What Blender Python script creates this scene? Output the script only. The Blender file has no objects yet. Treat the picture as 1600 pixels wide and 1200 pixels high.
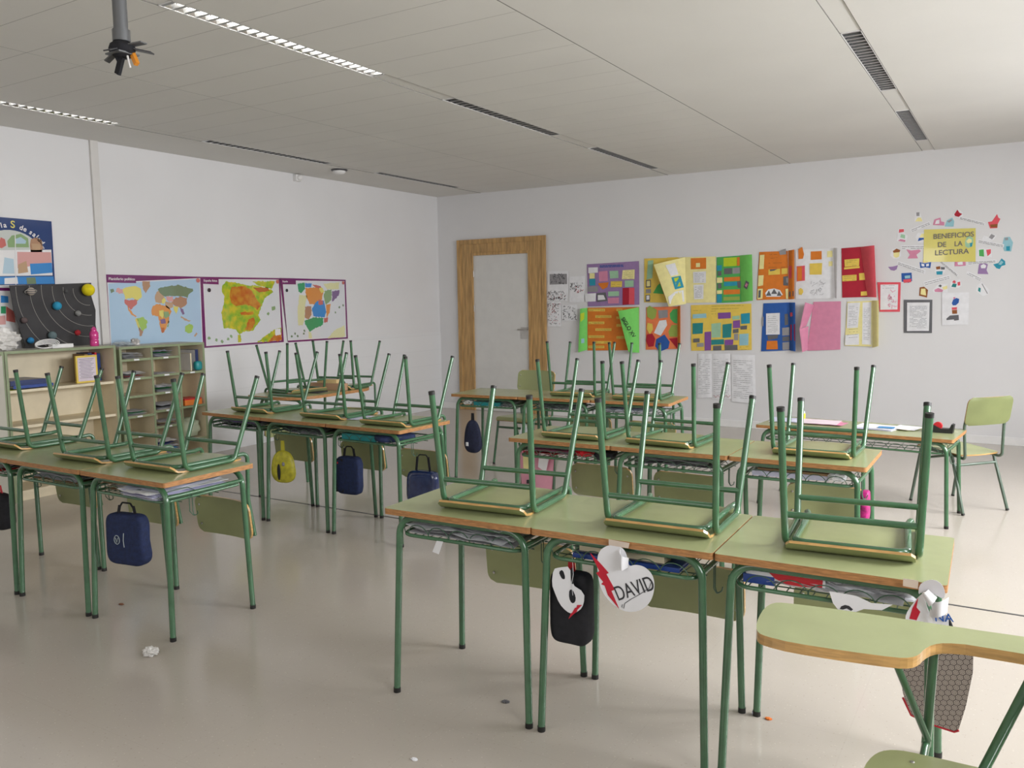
import bpy, bmesh, math, random
from mathutils import Matrix, Vector, noise
PI = math.pi
sc = bpy.context.scene
COL = sc.collection

# ---------------------------------------------------------------- camera
cd = bpy.data.cameras.new('camera'); cam = bpy.data.objects.new('camera', cd); COL.objects.link(cam)
cd.sensor_width = 36.0; cd.lens = 1304.467 / 1600 * 36; cd.clip_start = 0.05; cd.clip_end = 60
_r = Vector((0.8545, 0.51925, -0.01479)); _u = Vector((-0.03904, 0.09258, 0.99494)); _f = Vector((-0.51799, 0.84959, -0.09938))
m = Matrix((( _r.x, _u.x, -_f.x, 6.7376), (_r.y, _u.y, -_f.y, -9.1961), (_r.z, _u.z, -_f.z, 1.4437), (0, 0, 0, 1)))
cam.matrix_world = m
sc.camera = cam
# ---------------------------------------------------------------- world, light, exposure
HC = 2.834
wd = bpy.data.worlds.new('world'); sc.world = wd; wd.use_nodes = True
wd.node_tree.nodes['Background'].inputs[0].default_value = (0.80, 0.88, 1.0, 1)
wd.node_tree.nodes['Background'].inputs[1].default_value = 0.3
def area(name, loc, rot, sx, sy, power, col):
    l = bpy.data.lights.new(name, 'AREA'); l.shape = 'RECTANGLE'; l.size = sx; l.size_y = sy; l.energy = power; l.color = col
    o = bpy.data.objects.new(name, l); COL.objects.link(o); o.location = loc; o.rotation_euler = rot
    return o
WIN = [(-2.9, 2.0), (-5.6, 2.0), (-8.6, 2.0)]       # window centres along the right wall, widths
XR = 8.3
for i, (wy, ww) in enumerate(WIN):
    area('window_daylight', (XR + 0.62, wy, 2.30), (0, PI / 2 - 0.55, 0), 2.0, ww, (205, 235, 105)[i], (0.975, 0.98, 1.0))
area('near_window_daylight', (4.0, -11.66, 1.75), (PI / 2, 0, 0), 2.6, 1.5, 25, (1.0, 0.97, 0.93))
vs = sc.view_settings
vs.view_transform = 'Standard'; vs.look = 'None'; vs.gamma = 1.0; vs.use_curve_mapping = False
vs.exposure = 0.64

# ---------------------------------------------------------------- materials
MATS = {}
def mat(name, col, rough=0.6, metal=0.0, var=0.0, scale=8.0, bump=0.0, bscale=60.0, spec=0.5, trans=0.0, coat=0.0, emit=0.0, stretch=None, col2=None):
    if name in MATS: return MATS[name]
    m = bpy.data.materials.new(name); m.use_nodes = True; nt = m.node_tree; b = nt.nodes['Principled BSDF']
    b.inputs['Roughness'].default_value = rough; b.inputs['Metallic'].default_value = metal
    b.inputs['Specular IOR Level'].default_value = spec; b.inputs['Transmission Weight'].default_value = trans
    b.inputs['Coat Weight'].default_value = coat
    b.inputs['Base Color'].default_value = (*col, 1)
    if emit:
        b.inputs['Emission Color'].default_value = (*col, 1); b.inputs['Emission Strength'].default_value = emit
    tc = nt.nodes.new('ShaderNodeTexCoord')
    mp = nt.nodes.new('ShaderNodeMapping'); nt.links.new(tc.outputs['Object'], mp.inputs[0])
    if stretch: mp.inputs['Scale'].default_value = stretch
    if var or col2:
        n = nt.nodes.new('ShaderNodeTexNoise'); n.inputs['Scale'].default_value = scale; n.inputs['Detail'].default_value = 5
        nt.links.new(mp.outputs[0], n.inputs[0])
        r = nt.nodes.new('ShaderNodeValToRGB'); nt.links.new(n.outputs[0], r.inputs[0])
        c2 = col2 if col2 else tuple(max(0, c * (1 - var)) for c in col)
        c1 = col if col2 else tuple(min(1, c * (1 + var * 0.6)) for c in col)
        r.color_ramp.elements[0].position = 0.35; r.color_ramp.elements[1].position = 0.65
        r.color_ramp.elements[0].color = (*c2, 1); r.color_ramp.elements[1].color = (*c1, 1)
        nt.links.new(r.outputs[0], b.inputs['Base Color'])
    if bump:
        n2 = nt.nodes.new('ShaderNodeTexNoise'); n2.inputs['Scale'].default_value = bscale
        nt.links.new(mp.outputs[0], n2.inputs[0])
        bp = nt.nodes.new('ShaderNodeBump'); bp.inputs['Strength'].default_value = bump; bp.inputs['Distance'].default_value = 0.01
        nt.links.new(n2.outputs[0], bp.inputs['Height']); nt.links.new(bp.outputs[0], b.inputs['Normal'])
    MATS[name] = m
    return m
def paper(r, g, b, rough=0.75):
    return mat('paper_%d_%d_%d' % (r * 100, g * 100, b * 100), (r, g, b), rough, var=0.05, scale=20)

M_GREEN = mat('green_enamel', (0.054, 0.142, 0.068), 0.25, var=0.14, scale=14, coat=0.55)
M_CAP = mat('black_rubber', (0.012, 0.011, 0.010), 0.55)
M_OLIVE = mat('olive_laminate', (0.34, 0.37, 0.19), 0.22, var=0.07, scale=5, bump=0.02, bscale=200)
M_OLIVE2 = mat('olive_plywood', (0.31, 0.335, 0.155), 0.26, var=0.08, scale=5)
M_EDGE = mat('plywood_edge', (0.40, 0.19, 0.065), 0.5, var=0.3, scale=30, stretch=(1, 1, 6))
M_EDGEL = mat('varnished_beech_edge', (0.50, 0.29, 0.10), 0.28, var=0.25, scale=16, stretch=(1, 1, 8), coat=0.4)
M_WIRE = mat('green_wire', (0.045, 0.10, 0.06), 0.4, var=0.1)
M_WALL = mat('wall_paint', (0.725, 0.718, 0.722), 0.55, var=0.02, scale=1.5, bump=0.03, bscale=90)
M_WHITE = mat('white_paint', (0.80, 0.79, 0.78), 0.5, var=0.03)
M_CEIL = mat('ceiling_panel', (0.74, 0.725, 0.685), 0.75, var=0.03, scale=1.2)
M_GAP = mat('panel_gap', (0.22, 0.21, 0.19), 0.8)
M_WOOD = mat('door_oak', (0.50, 0.30, 0.115), 0.42, var=0.28, scale=5, stretch=(7, 7, 0.7))
M_BEIGE = mat('beige_melamine', (0.74, 0.65, 0.47), 0.5, var=0.05)
M_GTRIM = mat('green_melamine_edge', (0.25, 0.30, 0.17), 0.45, var=0.08)
M_BGREY = mat('grey_beige_melamine', (0.47, 0.45, 0.38), 0.5, var=0.04)
M_STEEL = mat('brushed_steel', (0.52, 0.50, 0.48), 0.35, metal=0.9, var=0.1)
M_DARKSTEEL = mat('dark_grey_metal', (0.09, 0.09, 0.095), 0.4, metal=0.5, var=0.1)
M_BLACK = mat('black_fabric', (0.012, 0.012, 0.016), 0.85, var=0.3, scale=40)
M_NAVY = mat('navy_fabric', (0.008, 0.018, 0.070), 0.8, var=0.25, scale=60, bump=0.3, bscale=300)
M_NAVYD = mat('dark_navy_fabric', (0.012, 0.016, 0.045), 0.8, var=0.25, scale=60)
M_WPAPER = paper(0.80, 0.80, 0.82)
M_INK = mat('black_ink', (0.03, 0.03, 0.035), 0.7)

def floor_material():
    m = bpy.data.materials.new('terrazzo_floor'); m.use_nodes = True; nt = m.node_tree; b = nt.nodes['Principled BSDF']
    N = nt.nodes.new; L = nt.links.new
    tc = N('ShaderNodeTexCoord')
    def noise_(s, d=3):
        n = N('ShaderNodeTexNoise'); n.inputs['Scale'].default_value = s; n.inputs['Detail'].default_value = d; L(tc.outputs['Object'], n.inputs[0]); return n
    base = N('ShaderNodeValToRGB'); L(noise_(1.1, 4).outputs[0], base.inputs[0])
    base.color_ramp.elements[0].position = 0.2; base.color_ramp.elements[1].position = 0.8
    base.color_ramp.elements[0].color = (0.455, 0.41, 0.355, 1); base.color_ramp.elements[1].color = (0.48, 0.435, 0.38, 1)
    v = N('ShaderNodeTexVoronoi'); v.inputs['Scale'].default_value = 70; L(tc.outputs['Object'], v.inputs['Vector'])
    vr = N('ShaderNodeValToRGB'); L(v.outputs['Distance'], vr.inputs[0])
    vr.color_ramp.elements[0].position = 0.10; vr.color_ramp.elements[0].color = (1, 1, 1, 1)
    vr.color_ramp.elements[1].position = 0.22; vr.color_ramp.elements[1].color = (0, 0, 0, 1)
    cr = N('ShaderNodeValToRGB'); L(v.outputs['Color'], cr.inputs[0])
    cr.color_ramp.elements[0].color = (0.30, 0.26, 0.21, 1); cr.color_ramp.elements[1].color = (0.66, 0.60, 0.52, 1)
    fm = N('ShaderNodeMath'); fm.operation = 'MULTIPLY'; fm.inputs[1].default_value = 0.75; L(vr.outputs[0], fm.inputs[0])
    mx = N('ShaderNodeMixRGB'); L(fm.outputs[0], mx.inputs[0]); L(base.outputs[0], mx.inputs[1]); L(cr.outputs[0], mx.inputs[2])
    v2 = N('ShaderNodeTexVoronoi'); v2.inputs['Scale'].default_value = 9; L(tc.outputs['Object'], v2.inputs['Vector'])
    sr = N('ShaderNodeValToRGB'); L(v2.outputs['Distance'], sr.inputs[0])
    sr.color_ramp.elements[0].position = 0.02; sr.color_ramp.elements[0].color = (0.35, 0.35, 0.35, 1)
    sr.color_ramp.elements[1].position = 0.035; sr.color_ramp.elements[1].color = (0, 0, 0, 1)
    mx2 = N('ShaderNodeMixRGB'); L(sr.outputs[0], mx2.inputs[0]); L(mx.outputs[0], mx2.inputs[1]); mx2.inputs[2].default_value = (0.22, 0.18, 0.14, 1)
    # thin tile joints, 0.60 m
    sx = N('ShaderNodeSeparateXYZ'); L(tc.outputs['Object'], sx.inputs[0])
    def joint(out, period, off):
        a = N('ShaderNodeMath'); a.operation = 'ADD'; a.inputs[1].default_value = 50 + off; L(out, a.inputs[0])
        d = N('ShaderNodeMath'); d.operation = 'DIVIDE'; d.inputs[1].default_value = period; L(a.outputs[0], d.inputs[0])
        f = N('ShaderNodeMath'); f.operation = 'FRACT'; L(d.outputs[0], f.inputs[0])
        c = N('ShaderNodeMath'); c.operation = 'LESS_THAN'; c.inputs[1].default_value = 0.004; L(f.outputs[0], c.inputs[0]); return c
    jx = joint(sx.outputs[0], 0.60, 0.1); jy = joint(sx.outputs[1], 0.60, 0.2)
    jm = N('ShaderNodeMath'); jm.operation = 'MAXIMUM'; L(jx.outputs[0], jm.inputs[0]); L(jy.outputs[0], jm.inputs[1])
    js = N('ShaderNodeMath'); js.operation = 'MULTIPLY'; js.inputs[1].default_value = 0.13; L(jm.outputs[0], js.inputs[0])
    mx3 = N('ShaderNodeMixRGB'); L(js.outputs[0], mx3.inputs[0]); L(mx2.outputs[0], mx3.inputs[1]); mx3.inputs[2].default_value = (0.32, 0.29, 0.25, 1)
    L(mx3.outputs[0], b.inputs['Base Color'])
    rr = N('ShaderNodeMapRange'); L(noise_(2.5, 5).outputs[0], rr.inputs[0]); rr.inputs[3].default_value = 0.13; rr.inputs[4].default_value = 0.19
    L(rr.outputs[0], b.inputs['Roughness']); b.inputs['Specular IOR Level'].default_value = 0.5
    return m
M_FLOOR = floor_material()
def tile_material():
    m = bpy.data.materials.new('dado_tile'); m.use_nodes = True; nt = m.node_tree; b = nt.nodes['Principled BSDF']
    tc = nt.nodes.new('ShaderNodeTexCoord'); mp = nt.nodes.new('ShaderNodeMapping'); mp.inputs['Rotation'].default_value = (PI / 2, 0, PI / 2)
    nt.links.new(tc.outputs['Object'], mp.inputs[0])
    br = nt.nodes.new('ShaderNodeTexBrick'); br.offset = 0; br.inputs['Scale'].default_value = 1
    br.inputs['Brick Width'].default_value = 0.2; br.inputs['Row Height'].default_value = 0.2; br.inputs['Mortar Size'].default_value = 0.002
    br.inputs['Color1'].default_value = (0.72, 0.72, 0.725, 1); br.inputs['Color2'].default_value = (0.74, 0.74, 0.745, 1); br.inputs['Mortar'].default_value = (0.66, 0.66, 0.665, 1)
    nt.links.new(mp.outputs[0], br.inputs[0]); nt.links.new(br.outputs[0], b.inputs['Base Color'])
    b.inputs['Roughness'].default_value = 0.3
    return m
M_TILE = tile_material()

# ---------------------------------------------------------------- mesh helpers
class MB:
    def __init__(s): s.v = []; s.f = []; s.m = []; s.sm = []; s.mats = []
    def mi(s, mt):
        if mt not in s.mats: s.mats.append(mt)
        return s.mats.index(mt)
    def add(s, vs, fs, mt, smooth=False):
        o = len(s.v); k = s.mi(mt); s.v += [tuple(p) for p in vs]
        for f in fs: s.f.append([i + o for i in f]); s.m.append(k); s.sm.append(smooth)
    def box(s, a, b, mt, M=None):
        x0, y0, z0 = a; x1, y1, z1 = b
        vs = [Vector(p) for p in ((x0, y0, z0), (x1, y0, z0), (x1, y1, z0), (x0, y1, z0), (x0, y0, z1), (x1, y0, z1), (x1, y1, z1), (x0, y1, z1))]
        if M: vs = [M @ p for p in vs]
        s.add(vs, [(0, 3, 2, 1), (4, 5, 6, 7), (0, 1, 5, 4), (1, 2, 6, 5), (2, 3, 7, 6), (3, 0, 4, 7)], mt)
    def tube(s, path, r, mt, n=10, cap=True, taper=None):
        P = [Vector(p) for p in path]
        if len(P) < 2: return
        t0 = (P[1] - P[0]).normalized(); up = Vector((0, 0, 1)) if abs(t0.z) < 0.9 else Vector((1, 0, 0))
        nrm = (up - t0 * up.dot(t0)).normalized(); vs = []
        for i, p in enumerate(P):
            t = (P[min(i + 1, len(P) - 1)] - P[max(i - 1, 0)]).normalized()
            nrm = (nrm - t * nrm.dot(t)).normalized(); bn = t.cross(nrm)
            rr = r if taper is None else r * taper[i]
            for k in range(n):
                a = 2 * PI * k / n; vs.append(p + (nrm * math.cos(a) + bn * math.sin(a)) * rr)
        fs = []
        for i in range(len(P) - 1):
            for k in range(n):
                fs.append((i * n + k, i * n + (k + 1) % n, (i + 1) * n + (k + 1) % n, (i + 1) * n + k))
        s.add(vs, fs, mt, True)
        if cap:
            s.add(vs[:n], [tuple(reversed(range(n)))], mt); s.add(vs[-n:], [tuple(range(n))], mt)
    def prism(s, pts, z0, z1, mt, side=None, fr=None):
        """pts 2-D outline, extruded z0..z1; fr maps (u, v, w) to 3-D"""
        fr = fr or (lambda u, v, w: (u, v, w)); n = len(pts)
        ar = sum(pts[i][0] * pts[(i + 1) % n][1] - pts[(i + 1) % n][0] * pts[i][1] for i in range(n))
        if ar < 0: pts = pts[::-1]
        a = [fr(p[0], p[1], z0) for p in pts]; b = [fr(p[0], p[1], z1) for p in pts]
        s.add(b, [tuple(range(n))], mt); s.add(a, [tuple(reversed(range(n)))], mt)
        s.add(a + b, [(i, (i + 1) % n, n + (i + 1) % n, n + i) for i in range(n)], side or mt)
    def slab(s, fn, th, ns, nt, mt, side=None, smooth=True):
        """fn(s,t)->(point) s,t in 0..1 ; thickened along its normal"""
        g = [[Vector(fn(i / ns, j / nt)) for j in range(nt + 1)] for i in range(ns + 1)]
        top = []; bot = []
        for i in range(ns + 1):
            for j in range(nt + 1):
                du = g[min(i + 1, ns)][j] - g[max(i - 1, 0)][j]; dv = g[i][min(j + 1, nt)] - g[i][max(j - 1, 0)]
                n = du.cross(dv); n = n.normalized() if n.length > 1e-9 else Vector((0, 0, 1))
                top.append(g[i][j] + n * th / 2); bot.append(g[i][j] - n * th / 2)
        W = nt + 1; fs = [(i * W + j, (i + 1) * W + j, (i + 1) * W + j + 1, i * W + j + 1) for i in range(ns) for j in range(nt)]
        s.add(top, fs, mt, smooth); s.add(bot, [f[::-1] for f in fs], mt, smooth)
        ring = [i * W for i in range(ns + 1)] + [ns * W + j for j in range(1, nt + 1)] + [i * W + nt for i in range(ns - 1, -1, -1)] + [j for j in range(nt - 1, 0, -1)]
        n = len(ring); vs = [top[k] for k in ring] + [bot[k] for k in ring]
        s.add(vs, [(k, n + k, n + (k + 1) % n, (k + 1) % n) for k in range(n)], side or mt)
    def ball(s, c, r, mt, seg=20, rings=12, e=1.0, fn=None):
        vs = []; c = Vector(c); rx, ry, rz = (r, r, r) if not hasattr(r, '__len__') else r
        def sp(a, e): return math.copysign(abs(a) ** e, a)
        for i in range(rings + 1):
            ph = -PI / 2 + PI * i / rings
            for k in range(seg):
                th = 2 * PI * k / seg
                p = Vector((rx * sp(math.cos(ph), e) * sp(math.cos(th), e), ry * sp(math.cos(ph), e) * sp(math.sin(th), e), rz * sp(math.sin(ph), e)))
                vs.append(c + (fn(p) if fn else p))
        fs = [(i * seg + k, i * seg + (k + 1) % seg, (i + 1) * seg + (k + 1) % seg, (i + 1) * seg + k) for i in range(rings) for k in range(seg)]
        s.add(vs, fs, mt, True)
    def lathe(s, prof, c, mt, n=24):
        vs = [(c[0] + r * math.cos(2 * PI * k / n), c[1] + r * math.sin(2 * PI * k / n), c[2] + z) for r, z in prof for k in range(n)]
        s.add(vs, [(i * n + k, i * n + (k + 1) % n, (i + 1) * n + (k + 1) % n, (i + 1) * n + k) for i in range(len(prof) - 1) for k in range(n)], mt, True)
        s.add(vs[:n], [tuple(reversed(range(n)))], mt); s.add(vs[-n:], [tuple(range(n))], mt)
    def build(s, name, parent=None, bevel=0.0, recalc=False):
        me = bpy.data.meshes.new(name); me.from_pydata(s.v, [], s.f)
        for mt in s.mats: me.materials.append(mt)
        me.polygons.foreach_set('material_index', s.m); me.polygons.foreach_set('use_smooth', s.sm)
        if recalc:
            b = bmesh.new(); b.from_mesh(me); bmesh.ops.recalc_face_normals(b, faces=b.faces); b.to_mesh(me); b.free()
        me.update()
        o = bpy.data.objects.new(name, me); COL.objects.link(o)
        if bevel:
            md = o.modifiers.new('bevel', 'BEVEL'); md.width = bevel; md.segments = 2; md.limit_method = 'ANGLE'
        if parent: o.parent = parent
        return o
def fillet(pts, rad, n=7):
    P = [Vector(p) for p in pts]; out = [P[0]]
    rad = rad if hasattr(rad, '__len__') else [rad] * (len(P) - 2)
    for i in range(1, len(P) - 1):
        a = (P[i - 1] - P[i]); b = (P[i + 1] - P[i]); la, lb = a.length, b.length; a.normalize(); b.normalize()
        ang = a.angle(b); r = rad[i - 1]; d = min(r / math.tan(ang / 2), la * 0.49, lb * 0.49); rr = d * math.tan(ang / 2)
        bis = (a + b).normalized(); c = P[i] + bis * (rr / math.sin(ang / 2)); s0 = P[i] + a * d - c; s1 = P[i] + b * d - c
        for k in range(n + 1):
            out.append(c + s0.normalized().slerp(s1.normalized(), k / n) * s0.length if s0.length > 1e-9 and s0.angle(s1) > 1e-3 else P[i])
    out.append(P[-1]); return out
def tag(o, label=None, cat=None, group=None, kind=None):
    if label: o['label'] = label
    if cat: o['category'] = cat
    if group: o['group'] = group
    if kind: o['kind'] = kind
    return o
def empty(name, loc=(0, 0, 0), rz=0.0):
    o = bpy.data.objects.new(name, None); COL.objects.link(o); o.location = loc; o.rotation_euler = (0, 0, rz); o.empty_display_size = 0.05
    return o
def copy_tree(o, parent=None):
    c = o.copy(); COL.objects.link(c); c.parent = parent
    for ch in o.children: copy_tree(ch, c)
    return c
def struct(o): o['kind'] = 'structure'; return o
FB = lambda u, v, w: (u, -w, v)        # door wall: u right, v up, w into the room
FA = lambda u, v, w: (w, u, v)         # map wall
def FP(x0): return lambda u, v, w: (x0 + w, u, v)
def text(s, fr, pos, size, mt, depth, parent=None, rot=0.0, name='lettering', align='LEFT', ext=0.0004, bold=0.0, fit=None):
    cu = bpy.data.curves.new('t', 'FONT'); cu.body = s; cu.size = size; cu.extrude = ext; cu.align_x = align; cu.offset = bold
    t = bpy.data.objects.new('t', cu); COL.objects.link(t)
    dg = bpy.context.evaluated_depsgraph_get(); me = bpy.data.meshes.new_from_object(t.evaluated_get(dg))
    if fit:
        wx = max(v.co.x for v in me.vertices); k_ = min(1.12, fit / wx)
        for v in me.vertices: v.co.x *= k_
    bpy.data.objects.remove(t); c, sn = math.cos(rot), math.sin(rot)
    for v in me.vertices:
        x, y = v.co.x * c - v.co.y * sn, v.co.x * sn + v.co.y * c
        v.co = Vector(fr(pos[0] + x, pos[1] + y, depth + v.co.z))
    me.materials.clear(); me.materials.append(mt); me.name = name
    o = bpy.data.objects.new(name, me); COL.objects.link(o)
    if parent: o.parent = parent
    return o

# ---------------------------------------------------------------- the room
YN = -11.5
b = MB(); b.box((-0.3, YN - 0.3, -0.1), (XR + 0.3, 0.3, 0), M_FLOOR); struct(b.build('floor'))
b = MB(); b.box((0.3, -4.921, 0.0), (XR, -4.907, 0.0015), M_DARKSTEEL); struct(b.build('trim_3'))
b = MB(); b.box((-0.25, YN, 0), (0, 0.25, 3.0), M_WALL); struct(b.build('wall_left'))
b = MB(); b.box((0, 0, 0), (XR, 0.25, 3.0), M_WALL); struct(b.build('wall_far'))
b = MB(); b.box((-0.25, YN - 0.25, 0), (2.7, YN, 3.0), M_WALL); b.box((5.3, YN - 0.25, 0), (XR, YN, 3.0), M_WALL)
b.box((2.7, YN - 0.25, 0), (5.3, YN, 1.0), M_WALL); b.box((2.7, YN - 0.25, 2.5), (5.3, YN, 3.0), M_WALL); struct(b.build('wall_near'))
b = MB(); ys = [YN - 0.25]
for wy, ww in sorted(WIN): ys += [wy - ww / 2, wy + ww / 2]
ys.append(0.25)
for i in range(0, len(ys), 2): b.box((XR, ys[i], 0), (XR + 0.25, ys[i + 1], 3.0), M_WALL)
for i in range(1, len(ys) - 1, 2):
    b.box((XR, ys[i], 0), (XR + 0.25, ys[i + 1], 1.0), M_WALL); b.box((XR, ys[i], 2.5), (XR + 0.25, ys[i + 1], 3.0), M_WALL)
struct(b.build('wall_right'))
for n_, (wy, ww) in enumerate(WIN):
    b = MB(); x0, x1 = XR + 0.04, XR + 0.09
    for y in (wy - ww / 2, wy - 0.025, wy + ww / 2 - 0.05): b.box((x0, y, 1.0), (x1, y + 0.05, 2.5), M_WHITE)
    for z in (1.0, 2.45): b.box((x0, wy - ww / 2, z), (x1, wy + ww / 2, z + 0.05), M_WHITE)
    struct(b.build('window_%d' % (n_ + 1)))
b = MB()
for x in (2.7, 3.975, 5.25): b.box((x, YN - 0.1, 1.0), (x + 0.05, YN - 0.05, 2.5), M_WHITE)
for z in (1.0, 2.45): b.box((2.7, YN - 0.1, z), (5.3, YN - 0.05, z + 0.05), M_WHITE)
struct(b.build('window_4'))
b = MB(); b.box((0, YN, 0), (0.008, 0, 1.036), M_TILE); struct(b.build('trim_1'))
b = MB(); b.box((0, -4.906, 0.0), (0.022, -4.838, HC), mat('column_paint', (0.66, 0.64, 0.615), 0.6, var=0.03)); struct(b.build('trim_2'))
b = MB(); b.box((1.70, -0.012, 0), (XR, 0, 0.075), M_WHITE); b.box((0, -0.012, 0), (0.30, 0, 0.075), M_WHITE); struct(b.build('baseboard_far'))

# ceiling: panels laid with fine gaps, three light channels
XS = [0.75, 3.30, 5.905]; CW = 0.056
FIX = [(0.75, -6.63, -5.13), (0.75, -4.33, -2.83), (0.75, -2.10, -0.60), (3.30, -6.59, -5.07), (3.30, -4.35, -2.78), (3.30, -2.07, -0.53),
       (5.905, -6.60, -5.10), (5.905, -4.33, -2.83), (5.905, -2.08, -0.63), (3.30, -8.9, -7.4), (5.905, -8.9, -7.4)]
b = MB()
cols = [(0.003, XS[0] - CW, 0), (XS[0] + CW, 2.021, 1), (2.027, XS[1] - CW, 1), (XS[1] + CW, 4.596, 1), (4.604, XS[2] - CW, 0), (XS[2] + CW, 7.2, 0), (7.206, XR, 0)]
for x0, x1, cross in cols:
    if cross:
        y = YN
        while y < -0.01:
            y1 = min(y + 0.311, 0); b.box((x0, y + 0.0016, HC), (x1, y1 - 0.0016, HC + 0.03), M_CEIL); y = y1
    else: b.box((x0, YN, HC), (x1, 0, HC + 0.03), M_CEIL)
for x in XS:
    ys_ = sorted([(f[1], f[2]) for f in FIX if f[0] == x]); y = YN
    for a0, a1 in ys_ + [(0, 0)]:
        b.box((x - CW + 0.004, y, HC + 0.004), (x + CW - 0.004, a0, HC + 0.03), M_CEIL); y = a1
b.box((-0.1, YN, HC + 0.17), (XR + 0.1, 0.1, HC + 0.25), M_GAP)
for x0, x1 in [(-0.1, XS[0] - 0.0525), (XS[0] + 0.0525, XS[1] - 0.0525), (XS[1] + 0.0525, XS[2] - 0.0525), (XS[2] + 0.0525, XR + 0.1)]:
    b.box((x0, YN, HC + 0.0004), (x1, 0.1, HC + 0.05), M_GAP)
struct(b.build('ceiling'))
M_LAMP = mat('fluorescent_tube', (1.0, 0.97, 0.90), 0.4, emit=11.0)
M_TUBEOFF = mat('unlit_tube_glass', (0.80, 0.79, 0.76), 0.3)
M_REFL = mat('polished_aluminium', (0.80, 0.80, 0.80), 0.16, metal=1.0)
M_LOUV = mat('aluminium_louvre', (0.42, 0.42, 0.42), 0.4, metal=0.5)
M_LSHADE = mat('unlit_louvre_shade', (0.035, 0.035, 0.037), 0.5)  # shade inside unlit fixtures, painted as near-black housing and reflectors
def fixture_name(i):
    return ['lit recessed louvre light at the left edge of the ceiling, by the map wall', 'half bright recessed louvre light before the round smoke detector',
            'thin dark recessed louvre light nearest the corner of map wall and door wall', 'brightly lit long recessed louvre light beside the hanging projector mount',
            'dark slatted recessed light in the middle of the ceiling', 'small pale-rimmed recessed light in the middle channel close to the door wall',
            'recessed louvre light of the right channel, just above the picture', 'black and silver slatted recessed light at the upper right of the ceiling',
            'greyest recessed light, at the right channel end close to the door wall', 'recessed light of the middle channel behind the viewer', 'recessed light of the right channel behind the viewer'][i]
for i, (x, y0, y1) in enumerate(FIX):
    if i in (6, 9, 10): continue
    t = empty('recessed_light', (x, (y0 + y1) / 2, HC)); L = (y1 - y0) / 2; w = 0.052
    tag(t, fixture_name(i), 'ceiling light', 'recessed louvre lights')
    hm = M_WHITE if i in (0, 3) else M_LSHADE; b = MB(); b.box((-w, -L + 0.002, 0.0), (-w + 0.004, L - 0.002, 0.004), M_WHITE); b.box((w - 0.004, -L + 0.002, 0.0), (w, L - 0.002, 0.004), M_WHITE)
    b.box((-w, -L + 0.002, 0.004), (-w + 0.004, L - 0.002, 0.09), hm); b.box((w - 0.004, -L + 0.002, 0.004), (w, L - 0.002, 0.09), hm)
    b.box((-w, -L + 0.002, 0.086), (w, L - 0.002, 0.09), M_REFL if i in (0, 3) else M_LSHADE); b.box((-w, -L + 0.002, 0), (w, -L + 0.006, 0.09), M_WHITE); b.box((-w, L - 0.006, 0), (w, L - 0.002, 0.09), M_WHITE)
    b.build('housing', t)
    b = MB(); nsl = 24
    for k in range(nsl):
        yy = -L + 0.02 + (2 * L - 0.04) * k / (nsl - 1)
        b.prism([(-0.009, 0.0), (0.009, 0.0), (0.0015, 0.022), (-0.0015, 0.022)], -w + 0.005, w - 0.005, M_LOUV, fr=lambda u, v, q, yy=yy: (q, yy + u, v + 0.002))
    for sx in (-1, 1):
        b.slab(lambda s, q, sx=sx: (sx * (w - 0.006 - 0.022 * (1 - (1 - s) ** 2)), -L + 0.01 + (2 * L - 0.02) * q, 0.003 + 0.045 * s), 0.001, 6, 1, M_REFL if i in (0, 3) else M_LSHADE)
    b.build('louvre', t)
    lit = i in (0, 3)
    b = MB(); b.tube([(0, -L + 0.06, 0.052), (0, L - 0.06, 0.052)], 0.014, M_LAMP if lit else M_TUBEOFF, 10)
    b.build('tube', t)
t = empty('smoke_detector', (0.584, -2.51, HC)); tag(t, 'round white smoke detector with a dark rim under the ceiling', 'smoke detector')
b = MB(); b.lathe([(0.085, 0), (0.085, -0.012), (0.07, -0.016)], (0, 0, 0), M_DARKSTEEL, 28); b.build('base', t)
b = MB(); b.lathe([(0.066, -0.014), (0.064, -0.03), (0.045, -0.045), (0.01, -0.05)], (0, 0, 0), M_WHITE, 28); b.build('sensor_dome', t)
b = MB(); b.box((0.0, -2.60, 2.755), (0.05, -2.515, 2.825), M_WHITE); b.ball((0.05, -2.555, 2.79), (0.035, 0.035, 0.03), M_WHITE)
tag(b.build('motion_sensor', bevel=0.004), 'small white sensor box high on the map wall under the ceiling', 'sensor')

# hanging projector mount
t = empty('projector_mount', (3.645, -7.06, HC)); tag(t, 'grey ceiling pole with an empty projector bracket and loose cables', 'projector mount')
MP = mat('grey_pole_paint', (0.16, 0.165, 0.17), 0.4, metal=0.4)
b = MB(); b.tube([(0, 0, 0), (0, 0, -0.315)], 0.027, MP, 18); b.build('pole', t)
b = MB(); b.tube([(0, 0, 0), (0, 0, -0.012)], 0.07, MP, 20); b.build('ceiling_plate', t)
b = MB(); b.tube([(0, 0, -0.30), (0, 0, -0.345)], 0.034, MP, 8); b.ball((0.0, 0, -0.375), (0.058, 0.05, 0.036), M_BLACK, 10, 6); b.build('swivel_head', t)
b = MB()
for k, (ax, ay, dz) in enumerate([(0.105, 0.06, -0.392), (0.11, 0.02, -0.362), (-0.06, -0.03, -0.42), (-0.045, 0.04, -0.395), (0.02, -0.08, -0.40)]):
    a = Vector((0, 0, -0.365)); c = Vector((ax, ay, dz)); side = (c - a).cross(Vector((0, 0, 1))).normalized() * 0.017
    b.slab(lambda s, q, a=a, c=c, side=side: a.lerp(c, s) + side * (2 * q - 1), 0.005, 1, 1, MP if k % 2 else M_DARKSTEEL)
b.box((-0.045, -0.045, -0.398), (0.045, 0.045, -0.392), MP); b.build('bracket', t)
b = MB()
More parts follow.
